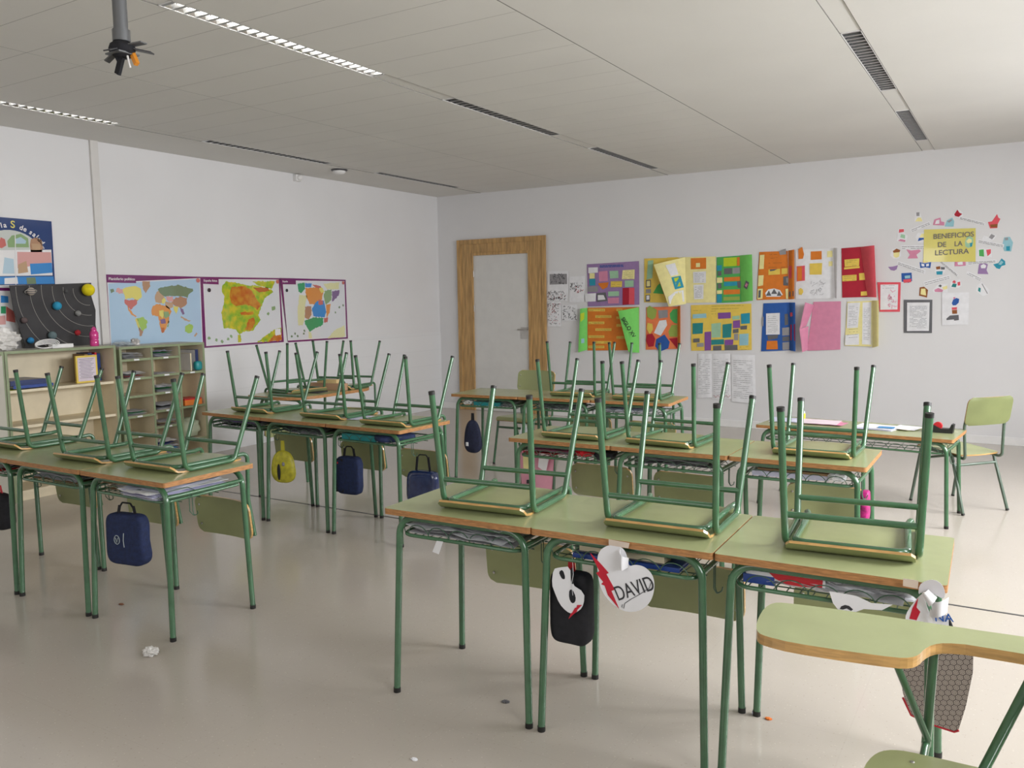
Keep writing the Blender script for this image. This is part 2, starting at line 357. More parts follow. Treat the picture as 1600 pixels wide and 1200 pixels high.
pts = [(-0.034, -0.01, 0), (-0.04, -0.01, -0.1), (-0.034, 0.0, -0.2), (-0.045, 0.01, -0.30), (-0.05, 0.0, -0.37), (-0.01, -0.02, -0.41), (0.0, -0.01, -0.44)]
b.tube(fillet(pts, 0.05), 0.006, M_BLACK, 8); b.tube(fillet([(-0.028, -0.016, -0.05), (0.0, -0.034, -0.075), (0.034, -0.012, -0.07), (0.05, 0.0, -0.075)], 0.01), 0.003, M_BLACK, 6)
b.build('cable', t)
b = MB(); MR = Matrix.Translation((0.0, -0.01, -0.425)) @ Matrix.Rotation(0.5, 4, 'Y'); b.box((-0.014, -0.006, -0.05), (0.014, 0.006, 0.02), M_BLACK, MR); b.build('black_plug', t)
b = MB(); MR = Matrix.Translation((0.045, 0.02, -0.41)) @ Matrix.Rotation(-0.5, 4, 'Y'); b.box((-0.009, -0.008, -0.03), (0.009, 0.008, 0.022), mat('orange_plug', (0.75, 0.28, 0.03), 0.4), MR)
o = b.build('plug', t); o['label'] = 'orange plug'
b = MB(); b.tube([(0.03, 0, -0.40), (0.037, 0.006, -0.45)], 0.004, M_WHITE, 6); b.build('white_wire', t)

# door
b = MB(); b.box((0.550, -0.010, 0.005), (1.433, -0.0005, 2.053), mat('door_leaf_white', (0.68, 0.67, 0.645), 0.45, var=0.03)); d = struct(b.build('door_1'))
b = MB()
for x0, x1 in ((0.340, 0.555), (1.428, 1.656)): b.box((x0, -0.026, 0), (x1, -0.0005, 2.23), M_WOOD)
b.box((0.555, -0.026, 2.050), (1.428, -0.0005, 2.23), M_WOOD)
b.box((0.325, -0.036, 0), (0.385, -0.026, 2.245), M_WOOD); b.box((1.611, -0.036, 0), (1.671, -0.026, 2.245), M_WOOD); b.box((0.385, -0.036, 2.185), (1.611, -0.026, 2.245), M_WOOD)
b.box((0.535, -0.034, 0), (0.572, -0.0104, 2.07), M_WOOD); b.box((1.408, -0.034, 0), (1.445, -0.0104, 2.07), M_WOOD); b.box((0.572, -0.034, 2.035), (1.408, -0.0104, 2.07), M_WOOD)
b.build('door_frame', d, bevel=0.003)
b = MB(); b.box((1.285, -0.016, 0.955), (1.405, -0.0104, 1.105), M_STEEL); b.tube([(1.385, -0.012, 1.075), (1.385, -0.06, 1.075), (1.262, -0.062, 1.078)], 0.008, M_STEEL, 10)
b.build('door_handle', d)
b = MB()
for z in (0.25, 1.35, 1.8): b.tube([(0.578, -0.02, z - 0.04), (0.578, -0.02, z + 0.04)], 0.007, M_STEEL, 8)
b.build('hinge', d)

# ---------------------------------------------------------------- desks
W, D, H = 0.606, 0.4876, 0.70
def leg_paths(W, D, H):
    z = H - 0.034; out = []
    for v_top, v_foot in ((0.04, 0.019), (D - 0.04, D - 0.0255)):
        full = fillet([(0.0235, v_foot, 0.006), (0.043, v_top, z), (W - 0.043, v_top, z), (W - 0.0235, v_foot, 0.006)], 0.068, 9)
        out.append(full)
    return out
def make_desk(W=W, D=D, H=H, hoops=5):
    t = empty('school_desk')
    b = MB(); r = 0.012; pts = []
    for cx, cy, a0 in ((W - r, r, -90), (W - r, D - r, 0), (r, D - r, 90), (r, r, 180)):
        for k in range(4): a = math.radians(a0 + 30 * k); pts.append((cx + r * math.cos(a), cy + r * math.sin(a)))
    b.prism(pts, H - 0.0215, H, M_OLIVE, M_EDGE); b.build('tabletop', t, bevel=0.0012)
    for full in leg_paths(W, D, H):
        n = len(full); k = n // 2
        for part in (full[:k] + [full[k - 1] + (full[k] - full[k - 1]) * 0.02], [full[k] + (full[k - 1] - full[k]) * 0.02] + full[k:]):
            b = MB(); b.tube(part, 0.0125, M_GREEN, 14); lg = b.build('leg', t)
            foot = part[0] if part[0].z < 0.1 else part[-1]
            b = MB(); b.tube([(foot.x, foot.y, 0), (foot.x, foot.y, 0.018)], 0.0135, M_CAP, 12); b.build('foot_cap', lg)
        b = MB(); b.tube([full[k - 1], full[k]], 0.0122, M_GREEN, 14); b.build('frame_rail', t)
    zb = H - 0.098
    for s in (0, 1):
        x = 0.040 if s == 0 else W - 0.040
        b = MB(); b.tube(fillet([(x, 0.040, zb + 0.022), (x + (0.004 if s else -0.004), D / 2, zb + 0.022), (x, D - 0.04, zb + 0.022)], 0.3), 0.0085, M_GREEN, 10); b.build('side_rail', t)
    # wire basket: rim, floor wires, hoops towards the front
    b = MB()
    rim = fillet([(0.046, D - 0.06, zb + 0.004), (0.055, 0.034, zb), (W - 0.055, 0.034, zb), (W - 0.046, D - 0.06, zb + 0.004)], 0.045, 6)
    b.tube(rim, 0.0068, M_GREEN, 10)
    b.tube([(0.046, D - 0.06, zb + 0.004), (W - 0.046, D - 0.06, zb + 0.004)], 0.004, M_WIRE, 8)
    k = 0
    for q in range(13):
        x = 0.085 + (W - 0.17) * q / 12; b.tube([(x, 0.034, zb - 0.004), (x, 0.2, zb - 0.012), (x, D - 0.06, zb)], 0.0018, M_WIRE, 6)
    for y in (0.12, 0.22, 0.32): b.tube([(0.05, y, zb - 0.012), (W - 0.05, y, zb - 0.012)], 0.0022, M_WIRE, 6)
    for q in range(hoops):
        cx = 0.085 + (W - 0.17) * (q + 0.5) / hoops; hr = (W - 0.17) / hoops * 0.52
        b.tube([(cx + hr * math.cos(a), 0.036 - 0.008 * math.sin(a), zb + 0.042 * math.sin(a)) for a in [PI * j / 12 for j in range(13)]], 0.0019, M_WIRE, 6)
    for x in (0.06, W - 0.06):
        b.tube(fillet([(x, 0.05, zb), (x - 0.01, 0.05, zb + 0.04), (x, 0.16, zb + 0.045), (x, 0.24, zb)], 0.02), 0.0018, M_WIRE, 6)
    b.build('wire_basket', t)
    b = MB(); x = W - 0.038
    for dy in (0, 0.016):
        b.tube(fillet([(x, 0.15 + dy, zb + 0.012), (x, 0.15 + dy, zb - 0.06), (x + 0.006, 0.165, zb - 0.082), (x + 0.018, 0.178, zb - 0.075), (x + 0.022, 0.172, zb - 0.060)], 0.008, 4), 0.0020, M_WIRE, 6)
    b.build('bag_hook', t)
    return t
ROWS = {'F': (4.7822, -6.9001, 1.6548), 'Q': (4.3684, -5.3626, 0.1915), 'R': (2.8131, -3.7177, 3.5656), 'L': (1.8614, -7.0234, 0.3671), 'M': (1.8553, -5.3764, -2.0079)}
def row_pt(r, u, v, z=0.0):
    x, y, a = ROWS[r]; a = math.radians(a)
    return Vector((x + u * math.cos(a) - v * math.sin(a), y + u * math.sin(a) + v * math.cos(a), z))
DL = {'F': ['green school desk in the near row, its basket stuffed with grey crumpled paper', 'green school desk in the near row with the heart-shaped name card taped to its front', 'green school desk at the right end of the near row, holding the red-faced folder'],
      'Q': ['green school desk with the pink printed bag hanging under it', 'green school desk in the middle of the second right-hand row, grey papers in its basket', 'green school desk with a magenta case hanging at its right side'],
      'R': ['green school desk before the door with no chair on top', 'green school desk in front of the door wall, middle of the farthest row', 'green school desk at the right end of the farthest row, white papers inside'],
      'L': ['green school desk cut by the left edge of the picture, dark bag hanging below', 'green school desk in the left row, grey papers in its basket and no bag below', 'green school desk at the left foreground with the blue zipped case hanging from it'],
      'M': ['green school desk beside the pigeonhole cabinet, crumpled dark plastic in its basket', 'green school desk with the yellow bag hanging from it', 'green school desk with teal folder inside and a shiny navy bag on its side hook']}
desk0 = make_desk(); first = True
for r in 'FQRLM':
    for i in range(3):
        o = desk0 if first else copy_tree(desk0); first = False
        o.location = row_pt(r, i * W + (0.004 if i else 0) * (i - 1), 0); o.rotation_euler = (0, 0, math.radians(ROWS[r][2]))
        tag(o, DL[r][i], 'desk', 'green school desks in rows')
# low double desk at the right
dd = make_desk(1.235, 0.50, 0.56, 11); dd.name = 'double_desk'; dd.location = (5.185, -3.40, 0); dd.rotation_euler = (0, 0, math.radians(-5.6))
tag(dd, 'low two-seat green desk with papers on top, near the right chair', 'desk')
# rounded table behind the middle-left row
t = empty('rounded_table', (1.27, -4.50, 0)); tag(t, 'wooden-topped table with rounded corners carrying two chairs and a box, by the map wall', 'table')
b = MB(); pts = []; TW, TD, r = 0.61, 1.03, 0.26
for cx, cy, a0, rr in ((TW - r, r, -90, r), (TW - r, TD - r, 0, r), (0.1, TD - 0.1, 90, 0.1), (0.1, 0.1, 180, 0.1)):
    for k in range(9): a = math.radians(a0 + 90 * k / 8); pts.append((cx + rr * math.cos(a), cy + rr * math.sin(a)))
b.prism(pts, 0.676, 0.70, M_OLIVE, M_EDGE); b.build('tabletop', t)
for y in (0.14, TD - 0.14):
    full = fillet([(0.03, y, 0), (0.06, y, 0.664), (TW - 0.09, y, 0.664), (TW - 0.05, y, 0)], 0.06); k = len(full) // 2
    for part in (full[:k], full[k:]):
        b = MB(); b.tube(part, 0.0125, M_GREEN, 12); b.build('leg', t)
    b = MB(); b.tube([full[k - 1], full[k]], 0.012, M_GREEN, 12); b.build('frame_rail', t)

# ---------------------------------------------------------------- chairs
def zs(y): return 0.4283 - 0.0577 * y
def make_chair():
    t = empty('school_chair')
    def half(tt, w, r):       # rounded-corner width factor
        d = abs(2 * tt - 1); e = 1 - r
        return w if d < e else w * (1 - 0.20 * (1 - math.sqrt(max(0, 1 - ((d - e) / r) ** 2))))
    b = MB()
    def seat(s, q):
        L = 0.43 * q; y0 = 0.040
        if L < 0.045: k = (0.045 - L); y = y0 - k * 0.78; z = zs(y0) - 0.005 - k * 0.62
        else: y = y0 + (L - 0.045) * 0.985; z = zs(y) - 0.005
        if 0.030 < L < 0.060: z -= 0.0025
        w = 0.172
        e = max(0, (0.022 - L) / 0.022); w *= 1 - 0.07 * (1 - math.sqrt(1 - e * e)); e = max(0, (L - 0.385) / 0.045); w *= 1 - 0.22 * (1 - math.sqrt(max(0, 1 - e * e)))
        xx = (2 * s - 1) * w
        return (xx, y, z - (0.004 * (1 - (2 * s - 1) ** 2) if L > 0.06 else 0))
    b.slab(seat, 0.0085, 12, 30, M_OLIVE2, M_EDGEL); b.build('seat', t)
    b = MB()
    def back(s, q):
        xx = (2 * s - 1); z = 0.612 + 0.192 * q; w = half(q, 0.194, 0.5)
        y = 0.4335 + (z - 0.60) * 0.17 + 0.020 * (1 - xx * xx) - 0.0165
        return (xx * w, y, z)
    b.slab(back, 0.0095, 14, 14, M_OLIVE2, M_EDGEL); bk = b.build('backrest', t)
    for sx in (-1, 1):
        for z in (0.66, 0.76): b = MB(); b.ball((sx * 0.165, 0.4135 + (z - 0.60) * 0.17, z), (0.006, 0.003, 0.006), M_STEEL, 8, 6); b.build('rivet', bk)
    for sx in (-1, 1):
        A, B_, C_, D_ = (sx * 0.193, 0, 0.004), (sx * 0.1795, 0.0725, 0.4115), (sx * 0.1795, 0.3480, 0.3960), (sx * 0.193, 0.476, 0.004)
        full = fillet([A, B_, C_, D_], 0.036, 6); k = len(full) // 2
        for part in (full[:k], full[k:]):
            b = MB(); b.tube(part, 0.0108, M_GREEN, 12); lg = b.build('leg', t)
            f = part[0] if part[0].z < 0.1 else part[-1]; nx = part[1] if part[0].z < 0.1 else part[-2]
            dr = (nx - f).normalized(); b = MB(); b.tube([f - dr * 0.002, f + dr * 0.010], 0.0117, M_CAP, 12); b.build('foot_cap', lg)
        b = MB(); b.tube([full[k - 1], full[k]], 0.0106, M_GREEN, 12); b.build('side_rail', t)
    for y, z in ((0.063, 0.325), (0.370, 0.323)):
        b = MB(); b.tube([(-0.181, y, z), (0.181, y, z)], 0.0098, M_GREEN, 12); b.build('crossbar', t)
    zz = lambda y: zs(y) - 0.0225
    q = [(0.172, 0.480, 0.785), (0.172, 0.4375, 0.600), (0.160, 0.4430, 0.375), (0.148, 0.385, zz(0.40) + 0.001), (0.152, 0.046, zz(0.05) - 0.004)]
    path = fillet(q + [(-x, y, z) for x, y, z in q[::-1]], [0.12, 0.04, 0.05, 0.035, 0.035, 0.05, 0.04, 0.12], 6)
    b = MB(); b.tube(path, 0.0100, M_GREEN, 12); b.build('back_frame', t)
    return t
CH = {'F1': (5.1414, -6.7991, 4.8254), 'F2': (5.7726, -6.7563, 2.6678), 'F3': (6.3448, -6.7271, 5.4624), 'L3': (3.4008, -6.8751, 1.0651), 'M3': (3.4698, -5.3478, 0.0533),
      'M2': (2.893, -5.2789, -0.3885), 'Q1': (4.705, -5.2783, 0.0301), 'Q2': (5.196, -5.280, -3.2), 'Q3': (5.9273, -5.2271, -0.3801), 'R2': (3.7997, -3.5139, 5.2402),
      'R3': (4.339, -3.548, 2.8), 'L2': (2.8813, -6.9027, 1.6519), 'L1': (2.1232, -6.8628, 0.5889), 'M1': (2.2206, -5.27, -0.6381), 'N1': (1.668, -3.857, 9.3), 'N2': (1.673, -4.147, 78.8)}
CL = {'F1': 'upturned green chair on the near desk whose basket holds grey crumpled paper', 'F2': 'upturned green chair on the near desk with the heart-shaped name card',
      'F3': 'upturned green chair on the rightmost desk of the near row', 'L1': 'upturned green chair partly cut off by the left edge of the picture', 'L2': 'upturned green chair in the left foreground row, in front of the open bookcase',
      'L3': 'upturned green chair on the desk above the blue zipped case, left foreground', 'M1': 'upturned green chair just right of the pigeonhole cabinet', 'M2': 'upturned green chair with bluish paper beneath it, middle of the row before the maps',
      'M3': 'upturned green chair on the desk with the shiny navy bag', 'N1': 'upturned green chair behind the cardboard box on the rounded table', 'N2': 'upturned green chair at the left end of the rounded table, turned sideways',
      'Q1': 'upturned green chair above the pink bag, left end of the second right-hand row', 'Q2': 'upturned green chair in the middle of the second right-hand row, before the hanging lists', 'Q3': 'upturned green chair on the second-row desk with the magenta case',
      'R2': 'upturned green chair in the farthest row, next to the door', 'R3': 'upturned green chair at the right end of the farthest row, below the orange posters'}
chair0 = make_chair(); first = True
for k, (x, y, a) in CH.items():
    o = chair0 if first else copy_tree(chair0); first = False
    o.matrix_world = Matrix.Translation((x, y, 1.1258 + (0.002 if k[0] != 'N' else 0.002))) @ Matrix.Rotation(math.radians(a), 4, 'Z') @ Matrix.Rotation(math.radians(-3.3), 4, 'X') @ Matrix.Rotation(PI, 4, 'Y')
    tag(o, CL[k], 'chair', 'chairs turned upside down on the desks')
o = copy_tree(chair0); o.matrix_world = Matrix.Translation((2.97, -3.03, 0)); tag(o, 'green chair standing upright behind the empty desk by the door', 'chair')
M_DGREEN = mat('grey_green_enamel', (0.085, 0.125, 0.09), 0.35, var=0.12, coat=0.3)
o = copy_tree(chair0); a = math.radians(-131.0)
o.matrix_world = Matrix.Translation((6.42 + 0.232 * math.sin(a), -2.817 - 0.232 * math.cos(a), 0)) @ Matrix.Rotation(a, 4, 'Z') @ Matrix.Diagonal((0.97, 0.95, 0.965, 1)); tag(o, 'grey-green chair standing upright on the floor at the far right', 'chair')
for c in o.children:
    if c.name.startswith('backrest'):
        c.location.y += 0.034; c.data = c.data.copy(); c.data.materials[0] = mat('olive_plywood_shaded', (0.16, 0.18, 0.07), 0.5, var=0.08)  # backrest olive darkened in its colour to offset the strong window light
for c in o.children_recursive:
    if c.type == 'MESH' and c.name.split('.')[0] in ('leg', 'side_rail', 'crossbar', 'back_frame'):
        c.data = c.data.copy(); c.data.materials[0] = M_DGREEN

# ---------------------------------------------------------------- tablet-arm chair in the near right corner
t = empty('tablet_arm_chair', (6.7, -7.35, 0)); tag(t, 'wooden writing-tablet chair cropped at the bottom right corner of the picture', 'chair')
O = Vector((6.7, -7.35, 0))
def rel(p): return (p[0] - O.x, p[1] - O.y, p[2])
ol = [(6.400,-7.094),(6.258,-7.113),(6.234,-7.127),(6.224,-7.172),(6.228,-7.243),(6.238,-7.301),(6.252,-7.336),(6.273,-7.347),(6.331,-7.355),(6.442,-7.343),(6.541,-7.327),(6.567,-7.312),(6.580,-7.287),(6.586,-7.252),(6.600,-7.215),(6.623,-7.192),(6.675,-7.176)]
ol = [(7.02, -7.175), (7.05, -7.15), (7.05, -7.07), (7.02, -7.04)] + [(6.771,-7.073)] + ol
def smooth_loop(p, n=2):
    for _ in range(n):
        q = []
        for i in range(len(p)):
            a, c = p[i], p[(i + 1) % len(p)]
            q += [(a[0] * .75 + c[0] * .25, a[1] * .75 + c[1] * .25), (a[0] * .25 + c[0] * .75, a[1] * .25 + c[1] * .75)]
        p = q
    return p
ol = smooth_loop(ol, 1)
b = MB(); b.prism([(x - O.x, y - O.y) for x, y in ol], 0.656, 0.680, M_OLIVE, M_EDGEL); b.build('writing_tablet', t, bevel=0.0015)
b = MB(); b.tube([rel((6.590, -7.165, 0.42)), rel((6.600, -7.160, 0.657))], 0.0102, M_GREEN, 14); b.build('tablet_post', t)
b = MB(); b.tube([rel((6.594, -7.165, 0.435)), rel((6.527, -7.265, 0.657))], 0.0082, M_GREEN, 12); b.build('tablet_brace', t)
b = MB(); b.tube([rel((6.69, -7.335, 0.43)), rel((6.80, -7.150, 0.657))], 0.0105, M_GREEN, 14); b.build('arm_support', t)
b = MB(); pts = smooth_loop([(6.495, -7.60), (6.485, -7.42), (6.495, -7.31), (6.53, -7.262), (6.60, -7.255), (6.86, -7.25), (6.88, -7.28), (6.88, -7.60), (6.86, -7.63), (6.54, -7.64)], 2)
b.prism([(x - O.x, y - O.y) for x, y in pts], 0.434, 0.444, M_OLIVE2, M_EDGEL); st = b.build('seat', t)
for x, y in ((6.575, -7.300), (6.575, -7.59)):
    b = MB(); b.ball(rel((x, y, 0.4445)), (0.005, 0.005, 0.002), M_STEEL, 10, 6); b.build('rivet', st)
for y in (-7.285, -7.60):
    full = fillet([rel((6.50, y, 0.0)), rel((6.56, y, 0.422)), rel((6.85, y, 0.422)), rel((6.93, y, 0.0))], 0.04); k = len(full) // 2
    for part in (full[:k], full[k:]):
        b = MB(); b.tube(part, 0.0115, M_GREEN, 12); b.build('leg', t)
    b = MB(); b.tube([full[k - 1], full[k]], 0.0112, M_GREEN, 12); b.build('side_rail', t)
for x_ in (6.58, 6.84):
    b = MB(); b.tube([rel((x_, -7.60, 0.40)), rel((x_, -7.285, 0.40))], 0.010, M_GREEN, 10); b.build('crossbar', t)
b = MB(); b.tube([rel((6.590, -7.165, 0.425)), rel((6.590, -7.285, 0.418))], 0.009, M_GREEN, 10); b.build('post_stub', t)
for y in (-7.31, -7.58):
    b = MB(); b.tube(fillet([rel((6.84, y, 0.42)), rel((6.93, y, 0.44)), rel((6.97, y, 0.80))], 0.04), 0.0105, M_GREEN, 12); b.build('back_post', t)
b = MB(); b.slab(lambda s, q: rel((6.946 + 0.02 * (1 - (2 * s - 1) ** 2) + 0.02 * q, -7.26 - 0.37 * s, 0.64 + 0.17 * q)), 0.010, 10, 3, M_OLIVE2, M_EDGEL); b.build('backrest', t)

# ---------------------------------------------------------------- bookcases
XF = 0.41; XB = 0.06
def cab(name, label, y0, y1, ztop, draw, x1=XF, side=M_BGREY):
    t = empty(name, (0, 0, 0)); tag(t, label, 'cabinet'); e = 0.02
    b = MB(); b.box((XB, y0, 0), (x1 - 0.002, y0 + e, ztop - e), side); b.box((XB, y1 - e, 0), (x1 - 0.002, y1, ztop - e), M_BEIGE)
    b.box((XB, y0, ztop - e), (x1 - 0.002, y1, ztop), M_BGREY); b.box((XB, y0 + e, 0), (XB + 0.008, y1 - e, ztop - e), M_BEIGE); b.box((XB + 0.01, y0 + e, 0.0), (x1 - 0.03, y1 - e, 0.06), M_BEIGE)
    b.box((XB + 0.01, y0 + e, 0.06), (x1 - 0.004, y1 - e, 0.08), M_BEIGE)
    b.build('carcass', t)
    b = MB(); x0_ = x1 - 0.002
    b.box((x0_, y0, 0), (x1, y0 + e, ztop), M_GTRIM); b.box((x0_, y1 - e, 0), (x1, y1, ztop), M_GTRIM); b.box((x0_, y0 + e, ztop - e), (x1, y1 - e, ztop), M_GTRIM)
    b.build('edge_trim', t); draw(t, y0 + e, y1 - e); return t
def d1(t, y0, y1):
    for z in (0.835, 0.565, 0.30):
        b = MB(); b.box((XB + 0.008, y0, z - 0.02), (XF - 0.02, y1, z), M_BEIGE); b.build('shelf', t)
cab('bookcase', 'open beige bookcase with green edges under the planet board', -5.925, -5.045, 1.128, d1)
YC = [-5.015, -4.715, -4.44, -4.175]
CS = [[1.005, 0.845, 0.695, 0.525, 0.355], [1.005, 0.855, 0.70, 0.545, 0.405], [0.855, 0.55, 0.25]]
def d2(t, y0, y1):
    for y in YC[1:-1]:
        b = MB(); b.box((XB + 0.008, y - 0.009, 0.08), (XF - 0.004, y + 0.009, 1.09), M_BEIGE); b.box((XF - 0.004, y - 0.009, 0.08), (XF - 0.001, y + 0.009, 1.09), M_GTRIM); b.build('divider', t)
    for k, zl in enumerate(CS):
        a = y0 if k == 0 else YC[k] + 0.009; c = y1 if k == 2 else YC[k + 1] - 0.009
        for z in zl:
            b = MB(); b.box((XB + 0.008, a, z - 0.016), (XF - 0.006, c, z), M_BEIGE); b.box((XF - 0.006, a, z - 0.018), (XF - 0.003, c, z + 0.001), M_GTRIM); s_ = b.build('shelf', t)
            if (k, z) not in ((0, 0.695), (2, 0.25), (2, 0.55)):
                b = MB(); m_ = (a + c) / 2; b.box((XF - 0.003, m_ - 0.024, z - 0.015), (XF - 0.0015, m_ + 0.024, z - 0.002), M_WPAPER); o = b.build('name_label', s_)
cab('pigeonhole_cabinet', 'cabinet of pigeonholes with green edges below the world map', -5.015, -4.175, 1.110, d2, side=M_GTRIM)
def d0(t, y0, y1):
    b = MB(); b.box((XF, y0, 0.06), (XF + 0.016, y1, 1.10), M_BGREY); d_ = b.build('door', t)
    b = MB(); b.tube([(XF + 0.016, y1 - 0.42, 0.7), (XF + 0.04, y1 - 0.42, 0.7), (XF + 0.04, y1 - 0.42, 0.8), (XF + 0.016, y1 - 0.42, 0.8)], 0.005, M_STEEL, 8); b.build('handle', d_)
cab('cupboard', 'plain grey-beige cupboard cut by the left edge of the picture', -6.83, -5.93, 1.128, d0)

def sheet(b, cx, cy, z, w, d, rot, mt, seed, amp=0.004, th=0.0008, n=6, droop=0.0):
    rnd = random.Random(seed); ox, oy = rnd.random() * 50, rnd.random() * 50; c, s_ = math.cos(rot), math.sin(rot)
    def f(s, q):
        u, v = (s - .5) * w, (q - .5) * d
        h = noise.noise(Vector((ox + u * 14, oy + v * 14, 0.3))) * amp * 2 - droop * max(0, .25 - q) * 4
        return (cx + u * c - v * s_, cy + u * s_ + v * c, z + abs(h))
    b.slab(f, th, n, n, mt, smooth=False)
def paper_pile(name, label, group, base, rz, w, d, h, mats, n=5, seed=1, amp=0.004, cat='papers'):
    """one pile of loose sheets; a handful of sheets with real spacing"""
    t = empty(name, base, rz); rnd = random.Random(seed); tag(t, label, cat, group)
    for k in range(n):
        b = MB(); sheet(b, rnd.uniform(-.01, .01), rnd.uniform(-.015, .015), h * k / n + 0.001, w * rnd.uniform(.85, 1), d * rnd.uniform(.85, 1), rnd.uniform(-.12, .12), mats[k % len(mats)], seed * 31 + k, amp * (0.6 + k / n), droop=rnd.choice((0, 0.006)))
        b.build('sheet', t)
    return t
def book(name, label, cat, size, loc, rz, cover, pages=None, rx=0.0, ry=0.0, group=None):
    """lying book: size (w, d, h); spine on the -y side"""
    w, d, h = size; t = empty(name, loc, rz); t.rotation_euler = (rx, ry, rz); tag(t, label, cat, group)
    pages = pages or M_WPAPER; c = min(0.003, h * 0.2)
    b = MB(); b.box((0, 0, 0), (w, d, c), cover); b.box((0, 0, h - c), (w, d, h), cover); b.box((0, 0, c), (w, c, h - c), cover); b.build('cover', t)
    b = MB(); b.box((0.003, c, c), (w - 0.003, d - 0.004, h - c), pages); b.build('pages', t)
    return t
P_BLUE = paper(0.02, 0.06, 0.28, 0.35); P_DBLUE = paper(0.015, 0.03, 0.12, 0.35); P_RED = paper(0.60, 0.02, 0.03, 0.4); P_YEL = paper(0.75, 0.55, 0.08, 0.5); P_PUR = paper(0.30, 0.20, 0.50, 0.5)
P_TEAL = paper(0.02, 0.28, 0.30, 0.4); P_GRN = paper(0.04, 0.28, 0.10, 0.5); P_CREAM = paper(0.74, 0.66, 0.46); P_GREY = paper(0.50, 0.50, 0.52); P_LAV = paper(0.62, 0.62, 0.78); P_DGREY = paper(0.13, 0.13, 0.14)
P_SKY = paper(0.05, 0.28, 0.60, 0.4); P_BRN = paper(0.33, 0.20, 0.10); P_PINK = paper(0.75, 0.30, 0.42); P_ORG = paper(0.75, 0.20, 0.03)

# bookcase contents
book('binder', 'thick dark blue binder lying on the bookcase shelf, topmost', 'binder', (0.27, 0.30, 0.038), (0.385, -5.885, 0.868), PI / 2, P_DBLUE)
book('book', 'blue book lying under the thick binder in the bookcase', 'book', (0.30, 0.27, 0.022), (0.385, -5.865, 0.845), PI / 2, P_BLUE)
b = MB(); sheet(b, 0.30, -5.85, 0.8365, 0.12, 0.09, 0, paper(0.65, 0.75, 0.02), 3, 0.001); tag(b.build('sticky_note'), 'yellow-green note at the left end of the bookcase shelf under the blue books', 'note')
b = MB(); b.box((0.30, -5.335, 0.8365), (0.318, -5.155, 1.055), P_YEL); fr_ = b.build('framed_certificate')
fr_.rotation_euler = (0, 0, 0); tag(fr_, 'yellow-bordered printed page standing in the bookcase', 'folder')
b = MB(); b.box((0.3182, -5.322, 0.85), (0.3192, -5.17, 1.04), paper(0.66, 0.58, 0.66))
for k in range(13): b.box((0.3192, -5.31 + 0.008 * (k % 2), 1.025 - k * 0.0125), (0.3194, -5.185 - 0.012 * (k % 3), 1.028 - k * 0.0125), P_DGREY)
b.build('printed_page', fr_)
BKS = [('brown spine book standing leftmost among the upright books', P_BRN, 0.028, 0.225), ('dark navy book standing second from the left among the upright books', P_DBLUE, 0.034, 0.235), ('purple book standing in the middle of the upright books', P_PUR, 0.02, 0.22),
       ('red book standing between purple and blue books in the bookcase', P_RED, 0.018, 0.235), ('bright blue book standing rightmost in the bookcase', P_BLUE, 0.026, 0.225)]
y = -5.212
for lb, c_, th, hh in BKS:
    t = empty('upright_book', (0.24, y, 0.8355)); tag(t, lb, 'book', 'upright books in the bookcase')
    b = MB(); b.box((-0.16, 0, 0), (0, 0.002, hh), c_); b.box((-0.16, th - 0.002, 0), (0, th, hh), c_); b.box((-0.002, 0.002, 0), (0, th - 0.002, hh), c_); b.build('cover', t)
    b = MB(); b.box((-0.157, 0.002, 0.003), (-0.002, th - 0.002, hh - 0.004), M_WPAPER); b.build('pages', t); y += th + 0.002
# pigeonhole contents
def pig(name, label, k, z, h, mats, n, seed, w=0.2, rz=0.0):
    yc = (YC[k] + YC[k + 1]) / 2 + (-0.01 if k == 0 else 0.0); return paper_pile(name, label, 'papers in the pigeonholes', (0.29, yc, z + 0.001), rz, w, 0.20, h, mats, n, seed, 0.006)
pig('paper_pile', 'white paper pile in the top left pigeonhole', 0, 1.005, 0.045, [M_WPAPER, P_GREY], 5, 1)
pig('paper_pile', 'paper pile with a red cover in the second left pigeonhole', 0, 0.845, 0.05, [M_WPAPER, P_RED, P_GREY, M_WPAPER], 5, 2)
pig('paper_pile', 'greyish papers in the lowest left pigeonhole', 0, 0.525, 0.04, [P_GREY, M_WPAPER, P_GRN], 4, 3)
pig('paper_pile', 'papers under a dark green folder, top middle pigeonhole', 1, 1.005, 0.05, [P_LAV, M_WPAPER, P_LAV, P_GRN], 5, 4)
book('purple_folder', 'purple folder standing slanted in the second middle pigeonhole', 'folder', (0.012, 0.20, 0.10), (0.36, -4.695, 0.862), PI / 2, P_PUR, P_PUR, rx=0.0)
pig('paper_pile', 'flat papers below the purple folder', 1, 0.855, 0.004, [M_WPAPER, P_GREY], 2, 5)
pig('paper_pile', 'green and white papers in the third middle pigeonhole', 1, 0.70, 0.06, [M_WPAPER, P_GREY, P_GRN, M_WPAPER], 5, 6)
pig('paper_pile', 'black covered papers in the fourth middle pigeonhole', 1, 0.545, 0.055, [M_WPAPER, P_GREY, M_INK], 5, 7)
pig('paper_pile', 'brownish papers in the fifth middle pigeonhole', 1, 0.405, 0.04, [P_GREY, P_BRN, P_CREAM], 4, 8)
pig('paper_pile', 'blue and white booklets in the bottom middle pigeonhole', 1, 0.08, 0.20, [P_SKY, M_WPAPER, P_BLUE, M_WPAPER, P_PUR], 9, 9)
book('binder', 'navy binder standing in the right pigeonhole of the cabinet', 'binder', (0.03, 0.22, 0.19), (0.37, -4.245, 0.856), PI / 2, P_DBLUE)
